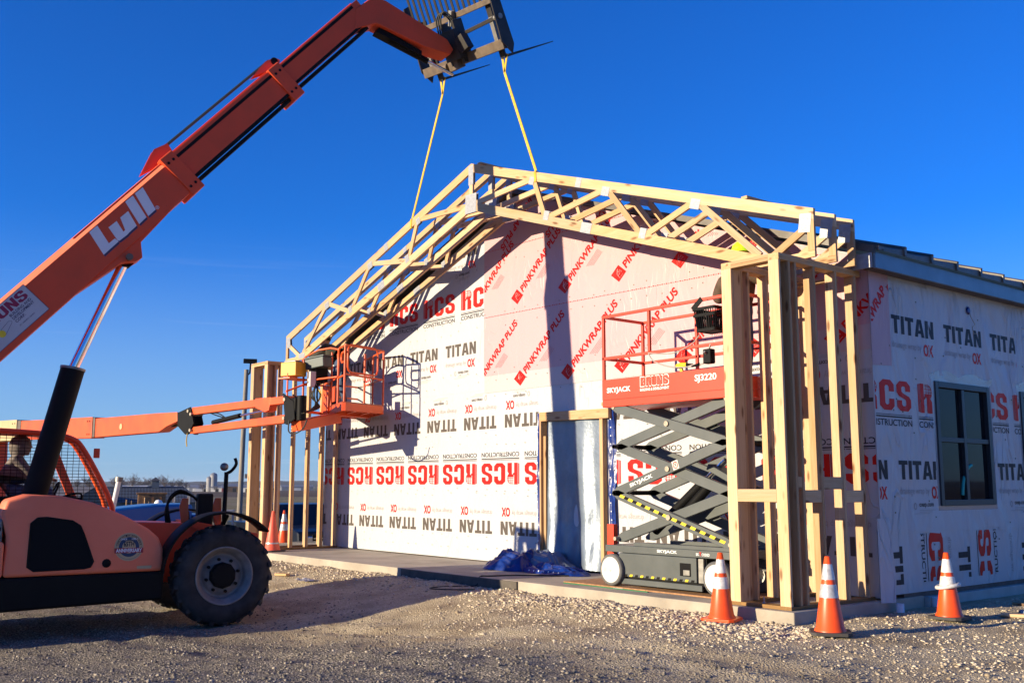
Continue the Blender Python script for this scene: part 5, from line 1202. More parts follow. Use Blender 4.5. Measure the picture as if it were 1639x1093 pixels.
# front frame tower, hoses, lever
G().beam((.30, .05, 1.15), (.30, .05, 1.66), .16, .20, (0, 1, 0)).build('sway_cylinder', 'black', te, bevel=.02)
for y0 in (-.20, .24): rp([(y0, 1.05), (y0 - .06, 1.50), (y0 - .03, 1.60), (y0 + .05, 1.60), (y0 + .07, 1.10)], .20, .24).build('cylinder_ear', 'jlg', te, bevel=.01)
for k in range(3): G().tube(smoothp([(.26 + .04 * k, -.42 + .02 * k, 1.2), (.26 + .04 * k, -.44, 1.48 + .03 * k), (.26 + .03 * k, -.30, 1.66 + .02 * k), (.28, -.10, 1.62), (.3, .0, 1.5)]), .016, 6).build('hose', 'black', te)
G().tube([(.30, .32, 1.30), (.30, .33, 1.95)], .030, 8).build('mirror_post', 'black', te); G().lathe([(.055, 0), (.055, .03), (.02, .05)], (.30, .30, 2.02), (.9, -.4, 0), 14).build('level_gauge', 'steel', te)
G().tube(smoothp([(.30, .33, 1.93), (.30, .40, 1.97), (.30, .46, 2.06), (.30, .44, 2.14)]), .022, 8).build('mirror_arm', 'black', te)
# wheels
def wheel(x, y, k, ri=.64):
    c = V(x, y, ri); w_ = .34
    prof = [(.335, -w_ / 2 + .03), (.36, -w_ / 2), (.50, -w_ / 2 - .015), (.585, -w_ / 2 + .02), (.605, -w_ / 2 + .06), (.61, 0), (.605, w_ / 2 - .06), (.585, w_ / 2 - .02), (.50, w_ / 2 + .015), (.36, w_ / 2), (.335, w_ / 2 - .03)]
    ty = G().lathe(prof, c, (k, 0, 0), 56, cap=False).build('tyre', 'rubber', te)
    for i in range(22):
        for side in (-1, 1):
            a = 2 * math.pi * (i + (.5 if side > 0 else 0)) / 22; g = G(); pts8 = []
            for (r_, da, xx) in ((.575, 0, side * (w_ / 2 + .012)), (.575, .10, side * (w_ / 2 + .012)), (.565, .24, side * .0), (.565, .13, side * .0), (.622, .012, side * (w_ / 2 - .004)), (.622, .085, side * (w_ / 2 - .004)), (.636, .23, side * .0), (.636, .14, side * .0)):
                aa = a + da; pts8.append(c + V(xx * k, r_ * math.cos(aa), r_ * math.sin(aa)))
            g.add(pts8, [(0, 1, 2, 3), (4, 7, 6, 5), (0, 4, 5, 1), (1, 5, 6, 2), (2, 6, 7, 3), (3, 7, 4, 0)]); g.build('tread_lug', 'rubber', ty)
    rm = G().lathe([(.345, w_ / 2 - .005), (.365, w_ / 2 + .006), (.355, w_ / 2 + .012), (.338, w_ / 2), (.325, w_ / 2 - .05), (.30, w_ / 2 - .06), (.285, w_ / 2 - .13), (.27, w_ / 2 - .15), (.24, w_ / 2 - .15), (.235, w_ / 2 - .125), (.14, w_ / 2 - .120)], c, (k, 0, 0), 48, cap=False).build('rim', 'rim', te)
    G().lathe([(.235, -.12), (.14, -.12), (.001, -.12)], c, (k, 0, 0), 32).build('rim_back', 'rim', te)
    G().lathe([(.165, w_ / 2 - .13), (.165, w_ / 2 - .06), (.145, w_ / 2 - .035), (.11, w_ / 2 - .03), (.0001, w_ / 2 - .03)], c, (k, 0, 0), 10, smooth=False).build('hub', 'black', te)
    for i in range(8):
        a = 2 * math.pi * (i + .3) / 8; q = c + V(0, .205 * math.cos(a), .205 * math.sin(a)); G().lathe([(.020, w_ / 2 - .125), (.020, w_ / 2 - .085), (.008, w_ / 2 - .085), (.008, w_ / 2 - .06)], q, (k, 0, 0), 6, smooth=False).build('wheel_nut', 'black', rm)
wheel(1.06, .10, 1); wheel(-1.06, .10, -1); wheel(1.06, -3.75, 1); wheel(-1.06, -3.75, -1)
for x0, x1 in ((.86, 1.26), (-1.26, -.86)):
    g = G(); n = 22
    vs = []
    for i in range(n):
        a = R(176 - 132 * i / (n - 1)); r_ = .745 + .015 * math.sin(i / (n - 1) * 3.1)
        for rr in (r_, r_ + .028):
            for x in (x0, x1): vs.append((x, .10 + rr * math.cos(a), .65 + rr * math.sin(a)))
    fs = []
    for i in range(n - 1):
        b = i * 4; fs += [(b, b + 4, b + 5, b + 1), (b + 2, b + 3, b + 7, b + 6), (b, b + 2, b + 6, b + 4), (b + 1, b + 5, b + 7, b + 3)]
    fs += [(0, 1, 3, 2), (4 * n - 4, 4 * n - 2, 4 * n - 1, 4 * n - 3)]; g.add(vs, fs, True); g.build('fender', 'black', te, bevel=.004)
    xm = (x0 + x1) / 2; G().beam((xm * .6, .1, 1.0), (xm, .1 + .05, 1.385), .05, .03).build('fender_bracket', 'black', te)
# cab on the far side
def cabtube(pts, m='telered', w_=.07): 
    for a, b in zip(pts[:-1], pts[1:]): pass
    return G().tube(smoothp(pts, 5), w_ / 2, 8).build('cab_frame', m, te)
side = [(-3.1, 2.35), (-2.9, 2.46), (-2.43, 2.475), (-1.80, 2.44), (-1.55, 2.385), (-1.42, 2.27), (-1.20, 1.90), (-1.02, 1.53), (-.98, 1.30)]
cabtube([(-.45, y, z) for y, z in side]); cabtube([(-1.16, y + .02, z + .02) for y, z in side], 'jlg')
for x, m_ in ((-.46, 'telered'), (-1.16, 'jlg')): G().beam((x, -2.62, 1.2), (x, -2.50, 2.46), .06, .14, (0, 1, 0)).build('cab_post', m_, te, bevel=.01)
for y, z in ((-2.9, 2.46), (-1.62, 2.41)): G().tube([(-.45, y, z), (-1.16, y, z + .02)], .03, 8).build('cab_frame', 'telered', te)
G().beam((-1.12, -1.72, 2.30), (-1.12, -1.30, 1.30), .05, .11, (0, 1, 0)).build('cab_post', 'jlg', te, bevel=.008)
rp([(-1.75, 2.42), (-2.95, 2.46), (-2.95, 2.50), (-1.70, 2.46)], -1.16, -.46).build('cab_roof', 'telered', te, bevel=.01)
rp([(-1.0, .60), (-1.0, 1.45), (-3.1, 1.45), (-3.1, .60)], -1.17, -.60).build('cab_tub', 'telered', te, bevel=.03)
rp([(-2.0, 1.45), (-2.0, 1.62), (-2.45, 1.62), (-2.55, 2.10), (-2.62, 2.10), (-2.58, 1.45)], -1.05, -.62).build('seat', 'black', te, bevel=.04)
rp([(-1.35, 1.45), (-1.35, 1.60), (-1.55, 1.64), (-1.6, 1.45)], -1.05, -.62).build('dash', 'black', te, bevel=.03)
G().tube([(-.84 + .17 * math.cos(a), -1.70 + .06 * math.sin(a), 1.66 + .15 * math.sin(a)) for a in np.linspace(0, 6.283, 21)[:-1]], .015, 6, closed=True).build('steering_wheel', 'black', te)
g = G()
def topz(y):
    for (a, za), (b, zb) in zip(side[:-1], side[1:]):
        if a <= y <= b: return za + (zb - za) * (y - a) / (b - a)
    return 1.5
y = -2.95
while y < -1.05: g.tube([(-.45, y, 1.40), (-.45, y, topz(y))], .0035, 4, cap=False); y += .075
z = 1.46
while z < 2.44:
    ye = max(yy for yy in np.arange(-3.0, -1.0, .01) if topz(yy) >= z); g.tube([(-.448, -3.0, z), (-.448, ye, z)], .0035, 4, cap=False); z += .042
gm = g.build('guard_mesh', 'black', te); gm['kind'] = 'stuff'
G().beam((-.42, -1.28, 2.20), (-.42, -1.20, 2.20), .02, .13).build('light_bracket', 'telered', te, bevel=.01)
G().tube(smoothp([(-.7, -1.75, 1.50), (-.6, -1.6, 1.62), (-.55, -1.4, 1.66), (-.55, -1.38, 1.56)]), .014, 6).build('hose', 'black', te)
# lift cylinder
G().tube([(.0, -2.15, 1.05), (.0, -1.66, 3.27)], .150, 28).build('lift_cylinder', 'black', te, bevel=.01)
G().tube([(.0, -1.66, 3.27), (.0, -1.655, 3.30)], .158, 28).build('cylinder_gland', 'steel', te)
G().tube([(.0, -1.66, 3.27), (.0, -1.10, 4.76)], .064, 20).build('cylinder_rod', 'chrome', te)
G().tube([(-.10, -1.075, 4.80), (.10, -1.075, 4.80)], .10, 18).build('rod_eye', 'black', te); G().tube([(-.22, -1.075, 4.80), (.30, -1.075, 4.80)], .045, 14).build('pin', 'rackbrown', te)
# boom sections
bu = V(0, .664, .748); bn = V(0, -.748, .664); bc = V(0, -2.378, 3.903)
def bprism(nm, t0, t1, h0, h1, w_, m, off=0, bevel=.012, x=0):
    g = G(); f = lambda xx: (lambda a, b: tuple(bc + bu * a + bn * b + V(xx, 0, 0)))
    g.prism([(t0, h0 + off), (t1, h0 + off), (t1, h1 + off), (t0, h1 + off)], f(x - w_ / 2), f(x + w_ / 2)); return g.build(nm, m, te, bevel=bevel)
g = G(); cs = [(-.25, -.28), (.25, -.28), (.25, .20), (.165, .28), (-.165, .28), (-.25, .20)]
vs = [tuple(bc + bu * t_ + bn * b_ + V(a_, 0, 0)) for t_ in (-4.2, 2.93) for a_, b_ in cs]
g.add(vs, [tuple(range(5, -1, -1)), tuple(range(6, 12))] + [(i, (i + 1) % 6, (i + 1) % 6 + 6, i + 6) for i in range(6)]); outer = g.build('outer_boom', 'telered', te, bevel=.006)
for s_ in (1, -1):
    a_, b_ = bn * .202 + V(s_ * .2505, 0, 0), bn * .2795 + V(s_ * .168, 0, 0); o_ = bn * .0012 + V(s_ * .0012, 0, 0)
    G().add([bc + bu * -4.2 + a_ + o_, bc + bu * 2.79 + a_ + o_, bc + bu * 2.79 + b_ + o_, bc + bu * -4.2 + b_ + o_], [(0, 1, 2, 3)]).build('faded_edge', 'salmon', outer, flat=True)
bprism('boom_collar', 2.80, 3.02, -.335, .315, .56, 'telered')
mid = bprism('middle_boom', 1.2, 5.12, -.205, .245, .40, 'telered', .06 - .03)
bprism('boom_collar', 5.00, 5.22, -.29, .295, .47, 'telered')
inn = bprism('inner_boom', 3.4, 7.05, -.155, .215, .32, 'telered', .03)
for tt, zz, w_ in ((2.86, .56, 0), (2.95, .56, 0), (5.06, .47, 1), (5.15, .47, 1)):
    for hh in ((.20, -.22) if not w_ else (.18, -.16)):
        q = bc + bu * tt + bn * hh; G().tube([q + V(zz / 2 - .001, 0, 0), q + V(zz / 2 + .008, 0, 0)], .020, 10).build('bolt', 'black', te)
for t0, t1, h, ww, sec in ((3.02, 5.0, -.155, .405, 1), (3.02, 5.0, .20, .405, 1), (5.22, 6.9, -.10, .325, 2), (5.22, 6.9, .20, .325, 2)):
    bprism('wear_strip', t0, t1, h - .022, h + .022, ww, 'black', bevel=0)
for t0, t1, h, ww in ((3.02, 5.0, -.19, .30), (5.22, 6.9, -.145, .24)): bprism('hose_tray', t0, t1, h - .06, h - .005, ww, 'black', bevel=.005)
bprism('boom_flange', 3.02, 5.0, .272, .300, .30, 'jlg', bevel=.004); bprism('boom_flange', 5.22, 6.95, .244, .262, .24, 'jlg', bevel=.004)
rp([(-1.70, 4.25), (-1.16, 4.72), (-.98, 4.76), (-.90, 4.82), (-.93, 5.03), (-.50, 5.60)], -.14, .235).build('cylinder_lug', 'telered', te, bevel=.01)
for xx in (-.08, .08):
    rp([(-.95, 6.02), (-.80, 6.40), (-.62, 6.52), (-.55, 6.42), (-.60, 6.28)], xx - .01, xx + .01).build('chain_bracket', 'telered', te)
    rp([(.55, 7.76), (.72, 8.02), (.86, 8.12), (.95, 8.10), (.93, 7.98)], xx - .01, xx + .01).build('chain_bracket', 'jlg', te)
G().tube([(-.09, .86, 8.06), (.10, .86, 8.06)], .055, 14).build('sheave', 'black', te)
G().tube([(.0, -.66, 6.47), (.0, .80, 8.085)], .020, 8).build('boom_hose', 'cord', te); G().tube([(.04, -.66, 6.45), (.04, .80, 8.07)], .012, 6).build('boom_hose', 'cord', te)
# goose-neck head
rp([(2.10, 9.17), (2.10, 8.84), (2.47, 9.02), (3.30, 8.83), (3.78, 8.80), (3.84, 8.90), (3.72, 9.05), (2.62, 9.44), (2.40, 9.46)], -.17, .17).build('boom_head', 'telered', te, bevel=.012)
rp([(2.55, 9.02), (3.30, 8.78), (3.30, 8.70), (2.50, 8.92)], -.09, .09).build('head_underside', 'black', te)
G().tube([(.0, 2.75, 8.86), (.0, 3.45, 8.67)], .05, 12).build('tilt_cylinder', 'black', te); G().tube([(.0, 3.45, 8.67), (.0, 3.92, 8.54)], .028, 10).build('tilt_rod', 'chrome', te)
# lettering and company sign on the boom
Lp = [[(-1.593, 5.078), (-1.498, 5.181), (-1.341, 4.959), (-1.270, 5.035), (-1.219, 5.001), (-1.397, 4.795)],
      [(-1.358, 5.174), (-1.260, 5.275), (-1.164, 5.140), (-1.140, 5.167), (-1.217, 5.328), (-1.121, 5.431), (-1.001, 5.245), (-1.086, 5.141), (-1.113, 5.171), (-1.116, 5.123), (-1.209, 5.011), (-1.228, 5.014)],
      [(-1.166, 5.555), (-1.071, 5.655), (-.880, 5.381), (-.969, 5.271)], [(-1.047, 5.686), (-.950, 5.791), (-.765, 5.505), (-.858, 5.398)]]
Lp[1] = [(-1.358, 5.174), (-1.260, 5.275), (-1.165, 5.140), (-1.145, 5.165), (-1.217, 5.328), (-1.121, 5.431), (-1.001, 5.245), (-1.09, 5.141), (-1.115, 5.105), (-1.209, 5.011), (-1.235, 5.014)]
for m_, off, x in (('darkink', (.018, -.024), .2512), ('white', (0, 0), .2526)):
    for p in Lp:
        g = G(); pp = [(a + off[0], b + off[1]) for a, b in p]; tr = tessellate_polygon([[V(*q, 0) for q in pp]]); g.add([(x, *q) for q in pp], [tuple(q) for q in tr]); g.build('letter', m_, outer, flat=True)
Ib = Ink(); ring = [(.025 * math.cos(a), .025 * math.sin(a)) for a in np.linspace(0, 6.283, 17)[:-1]]; Ib.add('white', P([{'o': ring, 'h': [[(a * .75, b * .75) for a, b in ring]]}])); Ib.add('white', T('R', -.009, -.012, .018, .024, .02))
Ib.build(lambda a, b: (.2535, -.745 + a, 5.535 + b), outer)
# sign frame: u along the boom, v across; origin at its right-hand top corner
so_ = V(0, -2.335, 4.300)
def SG(x): return lambda u, v: tuple(so_ + bu * u + bn * v + V(x, 0, 0))
g = G(); g.prism([(-1.02, -.43), (0, -.43), (0, 0), (-1.02, 0)], SG(.2505), SG(.2535)); sg = g.build('company_sign', 'sign', te)
Ib = Ink(); Ib.add('maroon', word('BrUNS', -.80, -.155, .74, .13, .07)); Ib.add('darkink', T('BUILDING AND', -.40, -.205, .335, .036, .02)); Ib.add('darkink', T('DEVELOPMENT', -.40, -.253, .335, .036, .02)); Ib.add('darkink', T('CORP.', -.40, -.301, .15, .036, .02)); Ib.add('darkink', T('ST. HENRY, OHIO', -.40, -.36, .24, .020, .01))
ring = [(-.62 + .045 * math.cos(a), -.285 + .045 * math.sin(a)) for a in np.linspace(0, 6.283, 21)[:-1]]; Ib.add('yellow', P([ring])); Ib.add('darkink', P([[(-.60, -.325), (-.44, -.262), (-.44, -.258), (-.60, -.32)], [(-.60, -.245), (-.46, -.222), (-.46, -.218), (-.60, -.24)], [(-.46, -.222), (-.43, -.24), (-.44, -.262), (-.436, -.262), (-.425, -.24), (-.46, -.216)]]))
Ib.build(SG(.2548), sg)
for a, b in (((-1.02, 0), (0, 0)), ((0, 0), (0, -.43)), ((0, -.43), (-1.02, -.43))): G().beam(SG(.2536)(*a), SG(.2536)(*b), .006, .006).build('sign_border', 'darkink', sg)
# fork carriage: its own frame from the fork heels
Mc = V(-6.54, .66, 8.30); cx = V(2.1, 0, -.20).normalized(); th = R(27); f1 = V(0, 1, 0); u1 = cx.cross(f1); cD = f1 * math.cos(th) + u1 * math.sin(th); cU = -f1 * math.sin(th) + u1 * math.cos(th)
def KC(a, u, d=0): return toL(Mc + cx * a + cU * u + cD * d)
crot = Matrix.Rotation(-TA, 3, 'Z')
rx = (KC(1, 0) - KC(0, 0)); ru = (KC(0, 1) - KC(0, 0)); rd = (KC(0, 0, 1) - KC(0, 0, 0))
def cbar(nm, p0, p1, w_, h, up, m='rack', bevel=.006): return G().beam(KC(*p0), KC(*p1), w_, h, up).build(nm, m, te, bevel=bevel)
cbar('carriage_bar', (-1.12, .16, -.10), (1.12, .16, -.10), .12, .16, ru, 'rackbrown'); cbar('carriage_bar', (-1.10, .86, -.06), (1.10, .86, -.06), .06, .09, ru, 'rackbrown')
for s_ in (-1, 1):
    g = G(); pl = [(-.02, -.02), (.20, -.18), (1.30, -.14), (1.34, .02), (.12, .06)]
    g.prism(pl, lambda u, d: KC(s_ * 1.13 - .012, u, d), lambda u, d: KC(s_ * 1.13 + .012, u, d)); g.build('side_plate', 'rack', te)
    G().tube([KC(s_ * 1.16, .58, -.07), KC(s_ * 1.02, .58, -.07)], .045, 12).build('knob', 'steel', te)
    cbar('fork_shank', (s_ * .87, 1.0, .0), (s_ * .87, -.04, .0), .12, .045, rd)
    g = G(); g.prism([(-.02, -.0), (-.02, -.045), (1.12, -.012), (1.12, 0)], lambda d, u: KC(s_ * .87 - .055, u, d), lambda d, u: KC(s_ * .87 + .055, u, d)); g.build('fork', 'rack', te, bevel=.004)
    cbar('carriage_link', (s_ * .92, .24, -.07), (s_ * .92, .62, -.06), .09, .05, rd, 'steel')
cbar('side_shift_rod', (.25, .55, -.08), (1.02, .58, -.07), .06, .06, ru)
cbar('guard_top', (-1.10, 1.62, -.05), (1.10, 1.62, -.05), .03, .04, ru)
for i in range(16): cbar('guard_bar', (-1.05 + i * .14, .90, -.05), (-1.05 + i * .14, 1.61, -.05), .055, .012, rd, bevel=0)
for i in (-1, 1): cbar('carriage_upright', (i * .16, .10, -.14), (i * .16, .80, -.14), .05, .20, rd)
cbar('carriage_head', (0, .18, -.22), (0, .66, -.22), .40, .18, rd); cbar('carriage_head', (.18, .36, -.24), (.36, .42, -.20), .26, .16, rd)
cbar('swing_motor', (-.35, .10, -.16), (-.02, .12, -.16), .15, .15, ru, 'rackbrown'); cbar('swing_cylinder', (.0, .72, -.15), (.10, .95, -.12), .08, .08, rx, 'steel')
G().tube([KC(-.30, .12, -.22), KC(-.44, .12, -.22)], .07, 12).build('swing_motor', 'rackbrown', te)
for k in range(3): G().tube(smoothp([toL((-6.62 + .05 * k, .05, 8.72)), KC(-.10 + .06 * k, .86, -.34), KC(.0 + .05 * k, .96, -.28), KC(.08 + .04 * k, .80, -.2), KC(.08, .55, -.2)]), .014, 6).build('hose', 'cord', te)
# operator
t, hd = person('person', 'telehandler operator in a dark hood and grey coat seated behind the mesh guard', toL((0, 0, 0)) * 0 + TO + Matrix.Rotation(-TA, 3, 'Z') @ V(-.84, -2.22, 1.60), -TA,
    dict(pelvis=(0, 0, .10), chest=(0, .03, .40), neck=(0, .05, .56), head=(0, .10, .70), shL=(-.20, .04, .50), elL=(-.25, .22, .28), wrL=(-.12, .42, .26), shR=(.20, .04, .50), elR=(.25, .22, .28), wrR=(.12, .42, .26),
         hiL=(-.10, .05, .08), knL=(-.13, .45, .10), anL=(-.12, .55, -.10), hiR=(.10, .05, .08), knR=(.13, .45, .10), anR=(.12, .55, -.10), foot=(0, .08, -.02)), 'greycoat', 'jeans')
g = G(); g.lathe([(.11, -.13), (.135, -.06), (.14, .02), (.115, .09), (.06, .13), (.0001, .14)], hd + V(0, -.025, 0), (0, 0, 1), 22); g.build('hood', 'greycoat', t)

# straps
def strap(label, p0, p1, gz_):
    t = thing('lifting_strap', label, 'strap', p1, 0, 'lifting straps between the forks and the front truss')
    a = V(*p0) - V(*p1); g = G()
    g.beam(a + V(0, 0, -.22), (0, 0, .02), .050, .010, (0, 1, 0)); g.build('webbing', 'strap', t)
    for s_ in (-1, 1): G().beam(a + V(s_ * .06, 0, .06), a + V(0, 0, -.22), .045, .010, (0, 1, 0)).build('webbing', 'strap', t)
    G().beam(a + V(-.07, 0, .068), a + V(.07, 0, .068), .05, .012, (0, 0, 1)).build('webbing', 'strap', t)
    X = p1[0]; sl_ = -.3325 if X > AX else .3325; zt = tc_top(X) - p1[2]
    for y in (-.026, .026): G().beam((0, y, zt + .006), (sl_ * -.04, y, zt - .155), .045, .006, (0, 1, 0)).build('choker_loop', 'strap', t)
    for dz in (.006, -.158): G().box((-.024, -.028, zt + dz - .003), (.024, .028, zt + dz + .003)).build('choker_loop', 'strap', t)
strap('yellow lifting strap from the left fork down to the left slope of the truss', toL((0, 0, 0)) * 0 + Mc + cx * -.87 + V(0, .03, -.06), (-8.263, .66, tc_top(-8.263)), 0)
strap('yellow lifting strap from the right fork down to the right slope of the truss', Mc + cx * .87 + V(0, .03, -.06), (-4.865, .66, tc_top(-4.865)), 0)

# ================================================================== BACKGROUND
def spot(az, d): return V(CAM.x + d * math.sin(R(az)), CAM.y + d * math.cos(R(az)), 0)
def facing(az): return -R(az)                   # local +Y points away from the camera
# low wooded ridge round the horizon
g = G(); n = 990
def ridge(u, v):
    u = -.875 + 4.5 * u; a = R(-110 + 80 * u); d = 2600 + 900 * v; h = -3 + (10 + 9 * noise.noise(V(u * 5, 1.3, 0)) + 3.5 * noise.noise(V(u * 40, 2, 0)) + 1.8 * noise.noise(V(u * 190, 5, 0))) * math.sin(min(1, v * 2.5) * math.pi / 2) * (1 + .9 * (v > .5) * max(0, 1.2 * noise.noise(V(u * 9, 9, 0))))
    return (CAM.x + d * math.sin(a), CAM.y + d * math.cos(a), h + (3 if v > 0 else -1))
g.grid(n, 6, ridge); tag(g.build('hills', 'hill', flat=False), kind='structure')
# a grove of bare winter trees behind the low house
def bare_tree(az, d, h, seed, label):
    rd = random.Random(seed); p = spot(az, d); t = thing('bare_tree', label, 'tree', (p.x, p.y, -3.05), rd.random() * 6, 'bare winter trees on the far field edge')
    g = G(); g.tube([(0, 0, 0), (.1, .1, h * .3), (0, .2, h * .55)], [h * .03, h * .022, h * .012], 6); g.build('trunk', 'twig', t)
    g = G(); w_ = h * .42
    for i in range(34):
        a = rd.random() * 6.28; e = rd.uniform(.35, 1.35); L = h * rd.uniform(.35, .62); b = V(0, .1, h * rd.uniform(.22, .5)); tip = b + V(math.cos(a) * math.cos(e) * L, math.sin(a) * math.cos(e) * L, math.sin(e) * L * .9)
        g.beam(b, tip, h * .008, h * .008, (1, 0, .1))
        for j in range(9):
            m_ = b.lerp(tip, rd.uniform(.35, 1)); q = m_ + V(rd.uniform(-1, 1), rd.uniform(-1, 1), rd.uniform(-.2, 1.2)) * h * .13; g.beam(m_, q, h * .0045, h * .0045, (1, 0, .1))
            k = q - m_; s_ = V(-k.y, k.x, 0).normalized() * h * .012; g.add([m_, q + s_, q - s_], [(0, 1, 2)])
    g.build('crown', 'twig', t)
tl = [(-75.5, 9.5), (-74.9, 11), (-73.8, 10), (-73.2, 12), (-72.6, 9), (-71.6, 11), (-71.1, 12.5), (-70.7, 10), (-70.35, 12), (-69.9, 11.5), (-69.5, 12.5), (-69.1, 10), (-68.75, 11), (-68.4, 8.5), (-67.55, 8), (-66.9, 5), (-71.9, 12)]
TREEL = ['leftmost bare winter tree, seen through the left part of the cab mesh', 'bare winter tree second from the left behind the cab mesh', 'bare winter tree behind the operator side of the cab mesh',
 'tall bare winter tree behind the middle of the cab mesh', 'low bare winter tree just left of the white leaning pipe', 'bare winter tree just right of the leaning white pipe', 'tallest bare winter tree between the pipe and the left cupola',
 'lower bare winter tree filling the gap right of the left cupola', 'tall bare winter tree halfway between the two cupolas', 'bare winter tree directly behind the right cupola', 'tall bare winter tree just right of the right cupola',
 'bare winter tree behind the white shed left of the long barn', 'bare winter tree over the left end of the long pale barn', 'low bare winter tree over the right end of the long pale barn',
 'small bare winter tree standing alone left of the silos', 'shrub sized bare tree just right of the silos', 'bare winter tree whose crown rises behind the leaning white pipe']
for i, (a, h) in enumerate(tl):
    bare_tree(a, 620 + 40 * (i % 3), h * .86, i, TREEL[i])
# farm buildings on the horizon
def barn(az, d, w_, h, m, roof, label, dep=9, group='farm buildings along the horizon'):
    p = spot(az, d); h *= .85; t = thing('farm_building', label, 'farm building', (p.x, p.y, -3.02), facing(az) + R(random.uniform(-12, 12)), group)
    G().box((-w_ / 2, -dep / 2, 0), (w_ / 2, dep / 2, h)).build('walls', m, t)
    g = G(); g.prism([(-dep / 2 - .4, h), (dep / 2 + .4, h), (0, h + dep * .2)], lambda y, z: (-w_ / 2 - .4, y, z), lambda y, z: (w_ / 2 + .4, y, z)); g.build('roof', roof, t)
    g = G(); G().box((-w_ * .12, -dep / 2 - .06, 0), (w_ * .12, -dep / 2, h * .75)).build('door', 'black' if m != 'barngrey' else 'barnwhite', t)
    return t
barn(-69.4, 800, 10, 3.2, 'barnwhite', 'barngrey', 'white farm shed just left of the long pale barn roof')
barn(-68.55, 900, 20, 3.0, 'barnwhite', 'barnwhite', 'long pale barn beyond the end of the patterned roof')
barn(-67.95, 760, 6, 3.4, 'barngrey', 'barngrey', 'small grey shed right of the lone tree')
barn(-67.35, 740, 15, 3.0, 'barnwhite', 'barngrey', 'white barn standing left of the two silos')
barn(-66.75, 720, 8, 3.2, 'barnwhite', 'barngrey', 'white shed directly below the silos')
barn(-66.35, 700, 5, 3.0, 'barnred', 'barngrey', 'dark red shed beside the silos')
barn(-65.95, 690, 10, 4.2, 'rust', 'barngrey', 'brown barn just left of the light pole')
barn(-65.15, 680, 12, 3.4, 'barnwhite', 'barngrey', 'white farmhouse immediately right of the light pole')
barn(-64.0, 900, 30, 3.2, 'barnwhite', 'barngrey', 'long white poultry barn seen between the left wing studs')
barn(-62.6, 880, 26, 3.4, 'barngrey', 'barngrey', 'long grey barn seen between the studs near the wrapped wall')
barn(-71.0, 620, 14, 3.0, 'barnwhite', 'barnwhite', 'white barn behind the low patterned roof')
for a, h, r_ in ((-67.22, 9.0, 1.9), (-67.0, 11.0, 2.4)):
    p = spot(a, 720); t = thing('silo', 'taller concrete silo with a domed cap among the far barns' if h > 10 else 'shorter concrete silo left of the taller one', 'silo', (p.x, p.y, -3.02)); G().lathe([(r_, 0), (r_, h)], (0, 0, 0), (0, 0, 1), 20).build('shaft', 'silo', t); G().lathe([(r_ * 1.02, h), (r_ * .8, h + r_ * .5), (.001, h + r_ * .8)], (0, 0, 0), (0, 0, 1), 20).build('cap', 'barngrey', t)
# low house with a patterned roof and two cupolas
def shingle_mat():
    m = mat('patterned_shingles', (.10, .12, .16), .8); t = m.node_tree; N = t.nodes; L = t.links; b = N['Principled BSDF']
    tcn = N.new('ShaderNodeTexCoord'); ck = N.new('ShaderNodeTexChecker'); ck.inputs['Scale'].default_value = 6.0; ck.inputs['Color1'].default_value = (.018, .025, .04, 1); ck.inputs['Color2'].default_value = (.06, .08, .11, 1)
    mp = N.new('ShaderNodeMapping'); mp.inputs['Rotation'].default_value = (0, R(45), 0); mp.inputs['Scale'].default_value = (1, .01, 1); L.new(tcn.outputs['Object'], mp.inputs[0]); L.new(mp.outputs[0], ck.inputs[0]); L.new(ck.outputs[0], b.inputs['Base Color']); return m
M['pattern'] = shingle_mat()
p = spot(-71.9, 88); hs_ = thing('low_house', 'low grey house with a dark patterned roof and two small cupolas', 'house', (p.x, p.y, -2.8), facing(-71.9) + R(0))
G().box((-6.6, -2.6, 0), (6.0, 3.0, 2.85)).build('walls', 'siding', hs_)
g = G(); g.add([(-7.0, -3.0, 2.80), (6.6, -3.0, 2.80), (5.2, .2, 4.02), (-7.0, .2, 4.02), (6.6, 3.4, 2.8), (-7.0, 3.4, 2.8)], [(0, 1, 2, 3), (1, 4, 2), (4, 5, 3, 2), (0, 3, 5), (0, 5, 4, 1)]); g.build('roof', 'pattern', hs_)
for x in (-.1 + .3, 3.0):
    G().box((x - .28, -.1, 3.9), (x + .28, .46, 4.45)).build('cupola', 'siding', hs_)
    g = G(); g.add([(x - .42, -.24, 4.45), (x + .42, -.24, 4.45), (x + .42, .6, 4.45), (x - .42, .6, 4.45), (x, .18, 4.78)], [(0, 1, 4), (1, 2, 4), (2, 3, 4), (3, 0, 4), (3, 2, 1, 0)]); g.build('cupola_roof', 'roof', hs_)
p = spot(-73.7, 84); h2 = thing('low_house', 'small house with a pale gable end seen through the telehandler cab mesh', 'house', (p.x, p.y, -2.8), facing(-73.7) + R(30))
G().box((-2, -2, 0), (2, 2, 2.7)).build('walls', 'barnwhite', h2); g = G(); g.prism([(-2.3, 2.6), (2.3, 2.6), (0, 4.0)], lambda x, z: (x, -2.3, z), lambda x, z: (x, 2.3, z)); g.build('roof', 'roof', h2)
